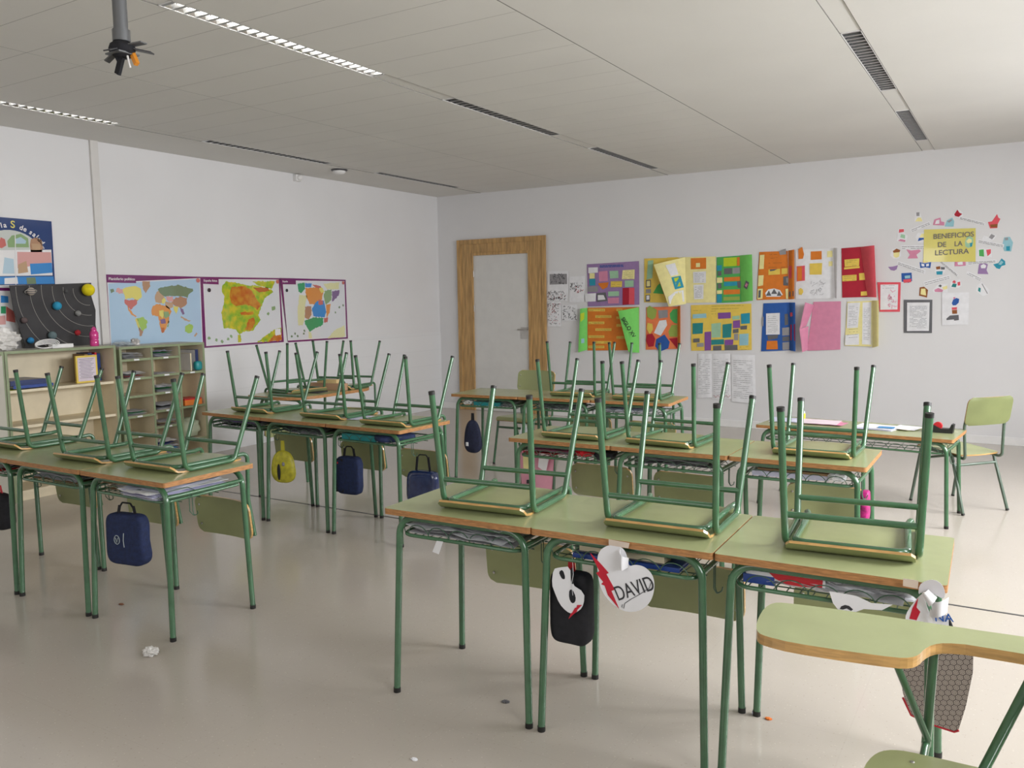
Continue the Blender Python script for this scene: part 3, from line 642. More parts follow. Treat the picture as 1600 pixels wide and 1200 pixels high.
book('notebook', 'pale notebook leaning beside the navy binder in the pigeonhole', 'notebook', (0.012, 0.20, 0.16), (0.37, -4.30, 0.856), PI / 2, P_CREAM, ry=0.0)
b = MB(); b.ball((0.37, -4.225, 0.900), (0.03, 0.035, 0.042), P_TEAL, 14, 10, 0.6); tag(b.build('teal_cup'), 'small teal pot standing in front of the navy binder in the pigeonhole', 'pot')
b = MB(); b.box((0.22, -4.40, 0.551), (0.395, -4.215, 0.60), P_ORG); b.box((0.22, -4.40, 0.600), (0.395, -4.22, 0.612), P_RED); tag(b.build('orange_box', bevel=0.004), 'orange and red box on the lower shelf of the right pigeonhole', 'box')
b = MB(); b.ball((0.30, -4.31, 0.34), (0.085, 0.10, 0.088), paper(0.45, 0.50, 0.36), 20, 12, 0.8, fn=lambda p: p * (1 + 0.08 * math.sin(p.z * 160))); tag(b.build('wool_ball'), 'striped greenish ball of yarn low in the right pigeonhole', 'yarn')

# on top of the cabinets
def crumple(name, label, cat, c, r, mt, seed, amp=0.35, fr=1.0, flat=True, group=None):
    b = MB(); rnd = random.Random(seed); off = Vector((rnd.random() * 40, rnd.random() * 40, 0)); bm_ = bmesh.new(); bmesh.ops.create_icosphere(bm_, subdivisions=4, radius=1)
    for v in bm_.verts:
        n1 = noise.noise(v.co * 2.2 * fr + off); n2 = abs(noise.noise(v.co * 5 * fr + off)); n3 = abs(noise.noise(v.co * 11 * fr + off))
        k = 1 + amp * (n1 * 1.0 - n2 * 0.9 - n3 * 0.35); v.co = v.co * k
        if flat and v.co.z < -0.75: v.co.z = -0.75
    lo = min(v.co.z for v in bm_.verts)
    vs = [(c[0] + v.co.x * r[0], c[1] + v.co.y * r[1], c[2] + (v.co.z - lo) * r[2]) for v in bm_.verts]; fs = [[v.index for v in f.verts] for f in bm_.faces]
    b.add(vs, fs, mt, False); bm_.free(); o = b.build(name); tag(o, label, cat, group); return o
M_PLBAG = mat('white_plastic_bag', (0.72, 0.70, 0.67), 0.35, var=0.1, scale=12)
crumple('plastic_bag', 'crumpled white plastic bag on the bookcase at the left edge', 'bag', (0.26, -5.90, 1.128), (0.13, 0.17, 0.10), M_PLBAG, 4)
crumple('plastic_wrap', 'crumpled clear-grey plastic on the pigeonhole cabinet before the world map', 'plastic wrap', (0.22, -4.86, 1.110), (0.07, 0.10, 0.020), mat('greyish_plastic', (0.42, 0.47, 0.50), 0.25, var=0.3), 7)
crumple('foil_ball', 'whitish crumpled ball on the pigeonhole cabinet', 'foil', (0.22, -4.735, 1.110), (0.035, 0.045, 0.035), mat('foil', (0.55, 0.53, 0.52), 0.3, metal=0.3, var=0.2), 9)
t = empty('cable_coil', (0.30, -5.52, 1.128)); tag(t, 'white charger brick with coiled white cable on the bookcase', 'charger')
b = MB(); b.box((-0.03, 0.0, 0.0), (0.03, 0.17, 0.03), M_WHITE); b.build('power_brick', t, bevel=0.004)
b = MB()
for k in range(4):
    rr = 0.075 + 0.006 * k; tl = 0.5 + 0.12 * k
    b.tube([(0.02 + 0.03 * math.sin(a) * math.cos(tl) + 0.01 * k, -0.05 + rr * math.cos(a), 0.005 + 0.028 * (1 + math.sin(a)) * (0.6 + 0.2 * k)) for a in [2 * PI * j / 28 for j in range(29)]], 0.0038, M_WHITE, 8)
b.build('cable', t)
t = empty('pink_bottle', (0.33, -5.175, 1.128)); tag(t, 'pink water bottle on the bookcase before the planet board', 'bottle')
MPK = mat('pink_plastic', (0.62, 0.04, 0.24), 0.15, coat=0.6, var=0.2)
b = MB(); b.lathe([(0.030, 0), (0.034, 0.006), (0.034, 0.045), (0.029, 0.052), (0.034, 0.060), (0.034, 0.105), (0.024, 0.122)], (0, 0, 0), MPK, 24); b.build('body', t)
b = MB(); b.lathe([(0.022, 0.121), (0.022, 0.142), (0.012, 0.146), (0.010, 0.156)], (0, 0, 0), MPK, 20); b.build('cap', t)

# planet board
t = empty('planet_board', (0.11, -5.55, 1.128)); tag(t, 'black board with foam planets and orbit lines leaning on the map wall', 'wall display')
XP = 0.11; G = FP(XP)
outline = [(-5.697,1.616),(-5.431,1.625),(-5.036,1.643),(-5.044,1.538),(-5.013,1.417),(-5.022,1.297),(-5.005,1.159),(-4.999,1.125),(-5.609,1.118),(-5.624,1.203),(-5.678,1.415)]
def recen(o_, t_):
    o_.parent = t_; o_.matrix_parent_inverse = Matrix.Translation(-Vector(t_.location)); return o_
b = MB(); b.prism(outline, 0, 0.008, mat('black_card', (0.035, 0.033, 0.035), 0.7, var=0.2), fr=G); recen(b.build('panel'), t)
MO = paper(0.42, 0.40, 0.36); sun = [(-5.072,1.583)][0]
def inside(p, poly):
    c = False; n = len(poly)
    for i in range(n):
        (x1, y1), (x2, y2) = poly[i], poly[(i + 1) % n]
        if (y1 > p[1]) != (y2 > p[1]) and p[0] < (x2 - x1) * (p[1] - y1) / (y2 - y1) + x1: c = not c
    return c
rad = [(-5.197,1.583),(-5.280,1.583),(-5.369,1.582),(-5.457,1.575),(-5.549,1.568),(-5.653,1.568)]
for k, rp in enumerate(rad):
    R_ = sun[0] - rp[0]; seg = []
    for j in range(60):
        a = PI + (PI / 2 + 0.2) * j / 59 - 0.1; pt = (sun[0] + R_ * math.cos(a), sun[1] + 0.12 * 0 + R_ * math.sin(a))
        if inside(pt, outline): seg.append(pt)
    if len(seg) > 2:
        b = MB(); b.tube([G(u, v, 0.009) for u, v in seg], 0.0014, MO, 6); o = recen(b.build('orbit_line'), t)
for c_, rr, px, nm in [((0.75, 0.62, 0.0), 0.050, 0, 'yellow sun'), ((0.42, 0.36, 0.30), 0.031, 1, 'ringed beige planet'), ((0.02, 0.27, 0.45), 0.034, 2, 'blue planet'), ((0.07, 0.07, 0.07), 0.015, 3, 'tiny dark planet'), ((0.25, 0.25, 0.24), 0.023, 4, 'grey planet'),
                    ((0.10, 0.07, 0.07), 0.024, 5, 'brown planet'), ((0.45, 0.02, 0.03), 0.023, 6, 'red planet'), ((0.11, 0.16, 0.17), 0.033, 7, 'grey-green planet'), ((0.02, 0.22, 0.48), 0.025, 8, 'small blue planet')]:
    pc = [(-5.091,1.583),(-5.552,1.570),(-5.354,1.456),(-5.265,1.572),(-5.179,1.393),(-5.616,1.348),(-5.193,1.235),(-5.409,1.222),(-5.579,1.190)][px]
    mt = mat('foam_' + nm.replace(' ', '_'), c_, 0.75, var=0.15, scale=20, bump=0.3, bscale=150)
    b = MB(); b.ball((XP + 0.008 + rr * 0.8, pc[0], pc[1]), rr, mt, 24, 16)
    if px == 1:
        for q in (-0.5, 0.0, 0.5): b.tube([(XP + 0.008 + rr * 0.8 + math.cos(a) * rr * 1.02 * math.sqrt(1 - q * q), pc[0] + math.sin(a) * rr * 1.02 * math.sqrt(1 - q * q), pc[1] + q * rr) for a in [2 * PI * j / 24 for j in range(25)]], 0.003, P_DGREY, 6)
        b.tube([(XP + 0.03 + math.cos(a) * 0.02, pc[0] + math.sin(a) * rr * 1.45, pc[1] + math.cos(a) * rr * 0.5) for a in [2 * PI * j / 30 for j in range(31)]], 0.003, MO, 6)
    o = recen(b.build('planet'), t); o['label'] = nm

# ---------------------------------------------------------------- posters on the map wall
def wall_sheet(name, label, cat, fr, quad, mt, w0=0.001, th=0.001, bow=0.0, group=None, n=10):
    """flat or slightly bowed sheet: quad TL TR BR BL"""
    TL, TR, BR, BL = [Vector(p) for p in quad]
    def f(s, q):
        p = (TL.lerp(TR, s)).lerp(BL.lerp(BR, s), q); return fr(p.x, p.y, w0 + bow * (1 - (2 * s - 1) ** 2) * 0.6 + bow * 0.4 * (1 - math.cos(4 * PI * s)) / 2)
    b = MB(); b.slab(f, th, n if bow else 1, 1, mt, smooth=bow > 0); o = b.build(name)
    if label: tag(o, label, cat, group)
    return o
def polys(name, parent, fr, items, w, th=0.0008):
    b = MB()
    for pts, mt, lv in items: b.prism(pts, w + lv * 0.0009, w + lv * 0.0009 + th, mt, fr=fr)
    return b.build(name, parent)
def inset(q, d):
    c = (sum(p[0] for p in q) / 4, sum(p[1] for p in q) / 4)
    return [(p[0] + math.copysign(d, c[0] - p[0]), p[1] + math.copysign(d, c[1] - p[1])) for p in q]
MGL = lambda n, c: mat('laminated_' + n, c, 0.12, coat=0.8)
C_MAG = MGL('magenta', (0.17, 0.02, 0.13)); C_SEA = MGL('sea', (0.40, 0.56, 0.72)); C_LGREY = MGL('pale_grey', (0.68, 0.69, 0.72)); C_WH = MGL('white', (0.78, 0.77, 0.77))
K = {n: MGL(n, c) for n, c in dict(yellow=(0.70, 0.62, 0.15), red=(0.55, 0.15, 0.13), pink=(0.66, 0.35, 0.33), green=(0.25, 0.38, 0.18), lime=(0.33, 0.52, 0.10), brown=(0.42, 0.24, 0.15), orange=(0.68, 0.28, 0.07), purple=(0.20, 0.12, 0.26), dgreen=(0.17, 0.24, 0.14), blue=(0.05, 0.25, 0.60), pale=(0.70, 0.68, 0.38), leaf=(0.05, 0.32, 0.14), dot=(0.03, 0.03, 0.04), rust=(0.48, 0.12, 0.03), tan=(0.50, 0.33, 0.2)).items()}
K['relief'] = mat('relief_map', (0.22, 0.42, 0.03), 0.12, col2=(0.62, 0.52, 0.03), scale=16, coat=0.8)
K['highland'] = mat('relief_highland', (0.50, 0.10, 0.015), 0.12, col2=(0.58, 0.26, 0.03), scale=15, coat=0.8)
def rough(p, amp=0.007, seed=1):
    if len(p) >= 9 and amp > 0.001 and abs(p[0][0] - p[1][0]) < 0.02: return p
    out = []; n = len(p)
    for i in range(n):
        a, c = Vector(p[i]), Vector(p[(i + 1) % n]); L = (c - a).length; k = max(1, int(L / 0.014)); nr = Vector((-(c - a).y, (c - a).x)) / max(L, 1e-6)
        for j in range(k):
            q = a.lerp(c, j / k); d = noise.noise(Vector((q.x * 45, q.y * 45, seed))) * amp if j else 0
            out.append(tuple(q + nr * d * 1.6))
    return out
def wallmap(label, quad, title, tabq, tsize, inner, bg, items, dots=()):
    o = wall_sheet('wall_map', label, 'map', FA, quad, C_MAG, 0.010, 0.0012)
    polys('map_print', o, FA, [(inner, C_WH, 0)], 0.0107); q2 = inset(inner, 0.008)
    polys('map_print', o, FA, [(q2, bg, 0)], 0.0116)
    polys('map_print', o, FA, [(rough(p_), m_, l_) for p_, m_, l_ in items], 0.0126)
    polys('title_tab', o, FA, [(tabq, C_MAG, 0)], 0.0130)
    text(title, FA, (tabq[3][0] + 0.012, tabq[3][1] + 0.022), tsize * 0.62, C_WH, 0.0145, o, 0.0, 'title_lettering', fit=abs(tabq[1][0] - tabq[0][0]) - 0.03, bold=0.0004)
    if dots: polys('map_symbols', o, FA, dots, 0.0165)
    return o
def blob(c, r, n=10, k=0.2, seed=0):
    rnd = random.Random(seed); return [(c[0] + r * (1 + k * rnd.uniform(-1, 1)) * math.cos(2 * PI * i / n), c[1] + r * (1 + k * rnd.uniform(-1, 1)) * math.sin(2 * PI * i / n)) for i in range(n)]
world_items = [
 ([(-4.681,1.597),(-4.623,1.615),(-4.565,1.623),(-4.505,1.598),(-4.500,1.531),(-4.541,1.494),(-4.589,1.517),(-4.663,1.505),(-4.676,1.554)], K['yellow'], 0),
 ([(-4.671,1.505),(-4.540,1.498),(-4.560,1.457),(-4.594,1.435),(-4.620,1.413),(-4.650,1.451),(-4.673,1.473)], K['red'], 0),
 ([(-4.647,1.443),(-4.620,1.410),(-4.602,1.383),(-4.566,1.356),(-4.572,1.344),(-4.615,1.369),(-4.640,1.406)], K['orange'], 0),
 ([(-4.739,1.602),(-4.686,1.595),(-4.682,1.554),(-4.717,1.552),(-4.751,1.570)], K['pink'], 0),
 ([(-4.803,1.590),(-4.771,1.596),(-4.764,1.573),(-4.796,1.558)], K['dgreen'], 0),
 ([(-4.488,1.663),(-4.411,1.666),(-4.409,1.621),(-4.461,1.558),(-4.485,1.598)], K['brown'], 0),
 ([(-4.559,1.338),(-4.508,1.348),(-4.460,1.312),(-4.473,1.245),(-4.505,1.223),(-4.529,1.239),(-4.549,1.293)], K['lime'], 0),
 ([(-4.551,1.263),(-4.529,1.235),(-4.507,1.219),(-4.523,1.179),(-4.545,1.175)], K['brown'], 0),
 ([(-4.576,1.335),(-4.559,1.338),(-4.546,1.285),(-4.533,1.232),(-4.552,1.245),(-4.569,1.290)], K['yellow'], 0),
 ([(-4.391,1.447),(-4.321,1.462),(-4.243,1.438),(-4.202,1.391),(-4.231,1.345),(-4.244,1.283),(-4.294,1.200),(-4.316,1.196),(-4.338,1.286),(-4.346,1.348),(-4.403,1.356),(-4.411,1.410)], K['orange'], 0),
 ([(-4.334,1.401),(-4.290,1.405),(-4.284,1.361),(-4.307,1.328),(-4.333,1.355)], K['yellow'], 1),
 ([(-4.291,1.385),(-4.237,1.391),(-4.227,1.357),(-4.265,1.327),(-4.285,1.338)], K['green'], 1),
 ([(-4.332,1.320),(-4.276,1.324),(-4.275,1.281),(-4.324,1.283)], K['purple'], 1),
 ([(-4.323,1.247),(-4.288,1.246),(-4.294,1.205),(-4.315,1.198)], K['rust'], 1),
 ([(-4.243,1.306),(-4.231,1.298),(-4.249,1.245),(-4.262,1.253)], K['green'], 0),
 ([(-4.349,1.569),(-4.295,1.599),(-4.281,1.543),(-4.257,1.499),(-4.303,1.469),(-4.364,1.477),(-4.370,1.515)], K['tan'], 0),
 ([(-4.301,1.497),(-4.274,1.518),(-4.257,1.496),(-4.281,1.461),(-4.303,1.469)], K['yellow'], 1),
 ([(-4.335,1.594),(-4.306,1.610),(-4.214,1.623),(-4.123,1.639),(-4.051,1.616),(-3.958,1.601),(-3.954,1.580),(-4.009,1.545),(-4.020,1.514),(-4.093,1.530),(-4.202,1.533),(-4.273,1.530),(-4.306,1.553)], K['dgreen'], 1),
 ([(-4.189,1.502),(-4.093,1.530),(-4.024,1.514),(-4.039,1.451),(-4.100,1.417),(-4.154,1.437),(-4.188,1.465)], K['brown'], 0),
 ([(-4.255,1.530),(-4.184,1.530),(-4.178,1.487),(-4.223,1.476),(-4.248,1.496)], K['pink'], 1),
 ([(-4.267,1.481),(-4.191,1.476),(-4.187,1.429),(-4.227,1.410),(-4.261,1.438)], K['tan'], 0),
 ([(-4.184,1.440),(-4.121,1.436),(-4.154,1.366),(-4.174,1.398)], K['yellow'], 1),
 ([(-4.109,1.423),(-4.073,1.407),(-4.063,1.364),(-4.085,1.357),(-4.102,1.389)], K['purple'], 0),
 ([(-4.105,1.345),(-4.078,1.332),(-4.033,1.308),(-3.996,1.301),(-4.011,1.292),(-4.070,1.306),(-4.106,1.329)], K['tan'], 0),
 ([(-4.065,1.246),(-4.017,1.271),(-3.976,1.251),(-3.987,1.196),(-4.022,1.181),(-4.068,1.199)], K['lime'], 0),
 ([(-3.946,1.186),(-3.928,1.174),(-3.956,1.146),(-3.971,1.150)], K['tan'], 0)]
wallmap('laminated world map with blue seas, left of the three wall maps', [(-4.835,1.719),(-3.856,1.715),(-3.859,1.032),(-4.839,1.060)], 'Planisferio político', [(-4.829,1.713),(-4.548,1.711),(-4.550,1.647),(-4.824,1.650)], 0.052,
        [(-4.824,1.650),(-3.866,1.702),(-3.874,1.049),(-4.829,1.074)], C_SEA, world_items, [(blob([(-3.895,1.679)][0], 0.021, 14, 0), K['red'], 0)])
sp = [([(-3.614,1.627),(-3.560,1.677),(-3.437,1.661),(-3.289,1.637),(-3.158,1.633),(-2.979,1.596),(-2.957,1.570),(-3.075,1.509),(-3.113,1.440),(-3.175,1.337),(-3.144,1.284),(-3.215,1.217),(-3.251,1.175),(-3.381,1.172),(-3.426,1.140),(-3.465,1.192),(-3.558,1.212),(-3.619,1.214),(-3.625,1.281),(-3.640,1.364),(-3.605,1.446),(-3.590,1.528),(-3.618,1.569)], K['relief'], 0),
 ([(-3.502,1.619),(-3.333,1.629),(-3.238,1.578),(-3.188,1.492),(-3.135,1.440),(-3.172,1.389),(-3.247,1.424),(-3.344,1.443),(-3.451,1.427),(-3.512,1.461),(-3.527,1.544)], K['highland'], 1), ([(-3.225,1.616),(-3.024,1.613),(-3.007,1.582),(-3.150,1.564)], K['rust'], 1),
 ([(-3.232,1.677),(-2.927,1.684),(-2.978,1.603),(-3.157,1.637)], K['relief'], 1), ([(-3.298,1.297),(-3.232,1.312),(-3.220,1.252),(-3.283,1.177),(-3.358,1.191)], K['highland'], 1), ([(-3.412,1.367),(-3.239,1.373),(-3.230,1.342),(-3.393,1.338)], K['highland'], 1),
 ([(-3.202,1.057),(-3.074,1.125),(-2.956,1.180),(-2.866,1.195),(-2.869,1.055)], K['relief'], 0), ([(-3.055,1.057),(-2.959,1.129),(-2.866,1.143),(-2.869,1.055)], K['highland'], 1), ([(-2.956,1.180),(-2.881,1.184),(-2.880,1.116),(-2.955,1.116)], C_WH, 2),
 ([(-2.989,1.417),(-2.942,1.424),(-2.939,1.388),(-2.982,1.375)], K['green'], 0), ([(-3.451,1.141),(-3.413,1.139),(-3.409,1.068),(-3.451,1.066)], K['relief'], 0)] + [(blob(p, 0.016, 9, .3, i), K['green'], 0) for i, p in enumerate([(-3.799,1.126),(-3.713,1.103),(-3.647,1.086),(-3.570,1.106),(-3.531,1.131),(-3.039,1.343)])]
wallmap('relief map of Spain in green and orange, middle of the three wall maps', [(-3.854,1.715),(-2.855,1.717),(-2.836,1.039),(-3.856,1.032)], 'España física', [(-3.847,1.705),(-3.652,1.703),(-3.654,1.643),(-3.841,1.648)], 0.046,
        [(-3.834,1.693),(-2.875,1.702),(-2.864,1.057),(-3.835,1.050)], C_LGREY, sp, [(blob([(-3.772,1.588)][0], 0.020, 14, 0), K['dot'], 0), (blob([(-2.895,1.679)][0], 0.021, 14, 0), K['red'], 0)])
cc = [('@', 0)]
com = [([(-2.605,1.661),(-2.505,1.675),(-2.496,1.607),(-2.561,1.557),(-2.598,1.576)], K['leaf'], 0), ([(-2.492,1.671),(-2.391,1.663),(-2.406,1.624),(-2.490,1.623)], K['blue'], 0), ([(-2.495,1.612),(-2.289,1.626),(-2.212,1.580),(-2.244,1.486),(-2.352,1.427),(-2.441,1.441),(-2.487,1.534)], K['orange'], 0),
 ([(-2.587,1.543),(-2.474,1.533),(-2.506,1.414),(-2.527,1.267),(-2.555,1.204),(-2.622,1.215),(-2.622,1.361)], K['pale'], 0), ([(-2.506,1.414),(-2.417,1.417),(-2.414,1.320),(-2.463,1.266),(-2.518,1.295)], K['brown'], 0), ([(-2.405,1.391),(-2.323,1.472),(-2.212,1.476),(-2.184,1.353),(-2.214,1.287),(-2.384,1.301)], K['blue'], 1),
 ([(-2.302,1.483),(-2.231,1.482),(-2.233,1.429),(-2.299,1.430)], K['red'], 2), ([(-2.527,1.258),(-2.385,1.292),(-2.228,1.278),(-2.245,1.203),(-2.392,1.161),(-2.445,1.131),(-2.517,1.216)], K['leaf'], 0), ([(-2.228,1.278),(-2.161,1.286),(-2.172,1.229),(-2.225,1.231)], K['red'], 1),
 ([(-2.180,1.429),(-2.107,1.437),(-2.131,1.333),(-2.179,1.286)], K['orange'], 0), ([(-2.190,1.589),(-2.082,1.599),(-2.096,1.481),(-2.188,1.429),(-2.215,1.523)], K['green'], 1), ([(-2.078,1.580),(-1.953,1.590),(-1.970,1.532),(-2.078,1.462)], K['purple'], 0),
 ([(-2.213,1.663),(-1.948,1.686),(-1.972,1.603),(-2.158,1.603)], K['pale'], 0), ([(-2.386,1.654),(-2.262,1.640),(-2.224,1.599),(-2.341,1.624)], K['red'], 1), ([(-2.284,1.617),(-2.237,1.621),(-2.197,1.572),(-2.253,1.557)], K['yellow'], 2), ([(-2.173,1.048),(-2.073,1.130),(-1.889,1.188),(-1.887,1.055)], K['pale'], 0),
 ([(-2.475,1.136),(-2.432,1.125),(-2.418,1.063),(-2.469,1.062)], K['pale'], 0)] + [(blob(p, 0.013, 9, .3, i), K['dgreen'], 0) for i, p in enumerate([(-2.722,1.095),(-2.672,1.122),(-2.636,1.095),(-2.542,1.117),(-2.531,1.148),(-1.966,1.395),(-1.903,1.418),(-2.035,1.339)])]
wallmap('map of the regions of Spain in many colours, right of the three wall maps', [(-2.853,1.719),(-1.843,1.713),(-1.837,1.029),(-2.774,1.032)], 'España', [(-2.844,1.706),(-2.630,1.704),(-2.630,1.652),(-2.835,1.653)], 0.040,
        [(-2.819,1.693),(-1.866,1.697),(-1.865,1.048),(-2.778,1.051)], C_LGREY, com, [(blob([(-2.768,1.588)][0], 0.018, 14, 0), K['dot'], 0), (blob([(-1.890,1.677)][0], 0.019, 14, 0), K['red'], 0)])
# health poster
q = [(-5.877,2.142),(-5.274,2.136),(-5.280,1.629),(-5.916,1.617)]
hp = wall_sheet('health_poster', 'glossy blue health poster with lettering in an arc, at the left edge of the picture', 'poster', FA, q, MGL('navy', (0.02, 0.05, 0.17)), 0.010, 0.0012)
arc_c = [(-5.610,1.822)][0]; Rr = 0.255
semi = [(arc_c[0] + Rr * math.cos(PI * k / 20), arc_c[1] + Rr * math.sin(PI * k / 20) * 0.88) for k in range(21)]
polys('poster_print', hp, FA, [(semi, MGL('haze', (0.55, 0.58, 0.55)), 0), ([(-5.634,1.960),(-5.597,2.004),(-5.527,2.022),(-5.473,1.990),(-5.471,1.919),(-5.631,1.912)], K['green'], 1), ([(-5.578,1.977),(-5.529,1.997),(-5.489,1.968),(-5.497,1.946),(-5.574,1.943)], MGL('sky', (0.4, 0.55, 0.65)), 2),
      ([(-5.680,1.986),(-5.651,1.973),(-5.644,1.925),(-5.679,1.903),(-5.712,1.908)], K['red'], 1), ([(-5.463,1.934),(-5.452,1.984),(-5.408,2.001),(-5.366,1.982),(-5.360,1.917),(-5.373,1.881),(-5.459,1.881)], K['brown'], 1), ([(-5.450,1.949),(-5.372,1.953),(-5.386,1.902),(-5.444,1.899)], K['tan'], 2),
      ([(-5.884,1.877),(-5.293,1.909),(-5.297,1.702),(-5.898,1.684)], C_WH, 1), ([(-5.565,1.880),(-5.299,1.888),(-5.298,1.804),(-5.571,1.753)], K['pink'], 2), ([(-5.565,1.782),(-5.500,1.812),(-5.492,1.724),(-5.570,1.711)], K['tan'], 3), ([(-5.664,1.834),(-5.597,1.823),(-5.598,1.710),(-5.687,1.709)], MGL('pale_blue', (0.45, 0.60, 0.70)), 2),
      ([(-5.473,1.791),(-5.298,1.804),(-5.297,1.724),(-5.472,1.706)], K['blue'], 3), ([(-5.898,1.680),(-5.290,1.694),(-5.286,1.635),(-5.903,1.623)], K['blue'], 1), ([(-5.676,1.674),(-5.579,1.683),(-5.576,1.632),(-5.679,1.628)], C_WH, 2), ([(-5.509,1.681),(-5.438,1.685),(-5.434,1.633),(-5.506,1.630)], K['dgreen'], 2)] +
      [([(-5.575,2.012),(-5.569,2.013),(-5.591,1.626),(-5.597,1.626)], C_WH, 4)], 0.0112)
Rt = Rr + 0.022; a = 1.80
for ch in 'la S de salud...':
    if ch != ' ':
        p = (arc_c[0] + Rt * math.cos(a), arc_c[1] + Rt * math.sin(a) * 0.88)
        text(ch, FA, p, 0.054 if ch != 'S' else 0.078, K['yellow'] if ch == 'S' else C_WH, 0.0125, hp, a - PI / 2 - 0.05, 'title_letter', bold=0.0012)
    a -= {' ': 0.07, 'S': 0.17, 'l': 0.075, '.': 0.045}.get(ch, 0.108)
q = [(-5.916,1.610),(-5.626,1.605),(-5.578,1.114),(-5.951,1.136)]
o = wall_sheet('food_poster', 'lower poster in red and white partly hidden behind the planet board', 'poster', FA, q, C_WH, 0.010, 0.0012)
polys('poster_print', o, FA, [([(-5.904,1.603),(-5.640,1.600),(-5.639,1.577),(-5.906,1.580)], C_MAG, 0), ([(-5.678,1.458),(-5.619,1.414),(-5.618,1.330),(-5.686,1.346)], K['red'], 0), ([(-5.712,1.542),(-5.658,1.535),(-5.659,1.485),(-5.716,1.486)], K['blue'], 0), ([(-5.718,1.458),(-5.680,1.458),(-5.684,1.402),(-5.722,1.403)], K['leaf'], 0), ([(-5.804,1.377),(-5.690,1.388),(-5.691,1.318),(-5.809,1.315)], K['pink'], 0)], 0.0112)

# ---------------------------------------------------------------- posters on the door wall
def lines_on(quad, n, k=0.75, thick=0.0022, seed=0, x0=0.1, x1=0.9, y0=0.12, y1=0.9):
    """thin handwriting-like strokes inside a quad TL TR BR BL"""
    TL, TR, BR, BL = [Vector(p) for p in quad]; rnd = random.Random(seed); out = []
    for i in range(n):
        q = y0 + (y1 - y0) * i / max(1, n - 1); s = x0
        while s < x1:
            e = min(x1, s + rnd.uniform(0.06, 0.2))
            if rnd.random() < k:
                a = TL.lerp(TR, s).lerp(BL.lerp(BR, s), q); c = TL.lerp(TR, e).lerp(BL.lerp(BR, e), q); out.append([(a.x, a.y), (c.x, c.y), (c.x, c.y - thick), (a.x, a.y - thick)])
            s = e + 0.02
    return out
def scribbles(quad, n, seed, col, r=0.012):
    TL, TR, BR, BL = [Vector(p) for p in quad]; rnd = random.Random(seed); out = []
    for i in range(n):
        s, q = rnd.uniform(.06, .9), rnd.uniform(.06, .92); a = TL.lerp(TR, s).lerp(BL.lerp(BR, s), q); an = rnd.uniform(0, PI); L = rnd.uniform(.5, 1.4) * r
        d = Vector((math.cos(an), math.sin(an))) * L; w = Vector((-d.y, d.x)).normalized() * 0.0022
        out.append(([tuple(a - d - w), tuple(a + d - w), tuple(a + d + w), tuple(a - d + w)], col, 0))
    return out
PC = dict(O=paper(0.85, 0.22, 0.08), o=paper(0.72, 0.20, 0.02), y=paper(0.80, 0.58, 0.10), Y=paper(0.86, 0.78, 0.35), w=M_WPAPER, g=paper(0.08, 0.42, 0.10), G=paper(0.18, 0.62, 0.12), b=paper(0.02, 0.10, 0.38), c=paper(0.02, 0.30, 0.42), p=paper(0.23, 0.08, 0.33),
          r=paper(0.42, 0.01, 0.03), R=paper(0.75, 0.09, 0.12), k=P_DGREY, n=paper(0.28, 0.09, 0.02), m=paper(0.35, 0.58, 0.38), P=paper(0.66, 0.25, 0.38), t=paper(0.02, 0.24, 0.24), s=paper(0.30, 0.55, 0.62), l=paper(0.32, 0.20, 0.40), e=paper(0.33, 0.42, 0.08), x=paper(0.30, 0.29, 0.30), h=paper(0.50, 0.62, 0.02))
def poster(name, label, quad, col, items=(), bow=0.006, cat='poster', w0=0.006, writing=(), group='school posters on the door wall'):
    o = wall_sheet(name, label, cat, FB, quad, PC[col], w0, 0.0012, bow, group)
    it = [(p, PC[c], i * 0.15) for i, (p, c) in enumerate(items)]
    if it: polys('pasted_notes', o, FB, it, w0 + bow + 0.0008)
    for wq, n, seed in writing:
        polys('handwriting', o, FB, [(p, M_INK, 0) for p in lines_on(wq, n, seed=seed)], w0 + bow + 0.0042)
    return o
def flap(name, parent, quad, col, items=(), hinge='L', out=0.06, w0=0.012, fr=FB):
    """folded leaf of a poster: stands off the wall at its free edge"""
    TL, TR, BR, BL = [Vector(p) for p in quad]
    def f(s, q):
        p = TL.lerp(TR, s).lerp(BL.lerp(BR, s), q); k = s if hinge == 'L' else 1 - s
        return fr(p.x, p.y, w0 + out * math.sin(k * PI / 2))
    b = MB(); b.slab(f, 0.0012, 8, 1, PC[col])
    for pts, c in items:
        def g(u, v, w):   # lift notes with the leaf
            s, q_ = 0.5, 0.5
            for _ in range(12):
                p = TL.lerp(TR, s).lerp(BL.lerp(BR, s), q_); ds = (TR - TL).lerp(BR - BL, q_); dq = BL.lerp(BR, s) - TL.lerp(TR, s)
                e = Vector((u, v)) - p; det = ds.x * dq.y - ds.y * dq.x; s += (e.x * dq.y - e.y * dq.x) / det; q_ += (ds.x * e.y - ds.y * e.x) / det
            k = s if hinge == 'L' else 1 - s
            return fr(u, v, w + w0 + out * math.sin(max(0, min(1, k)) * PI / 2))
        b.prism(pts, 0.0050, 0.0058, PC[c], fr=g)
    o = b.build(name, parent); return o
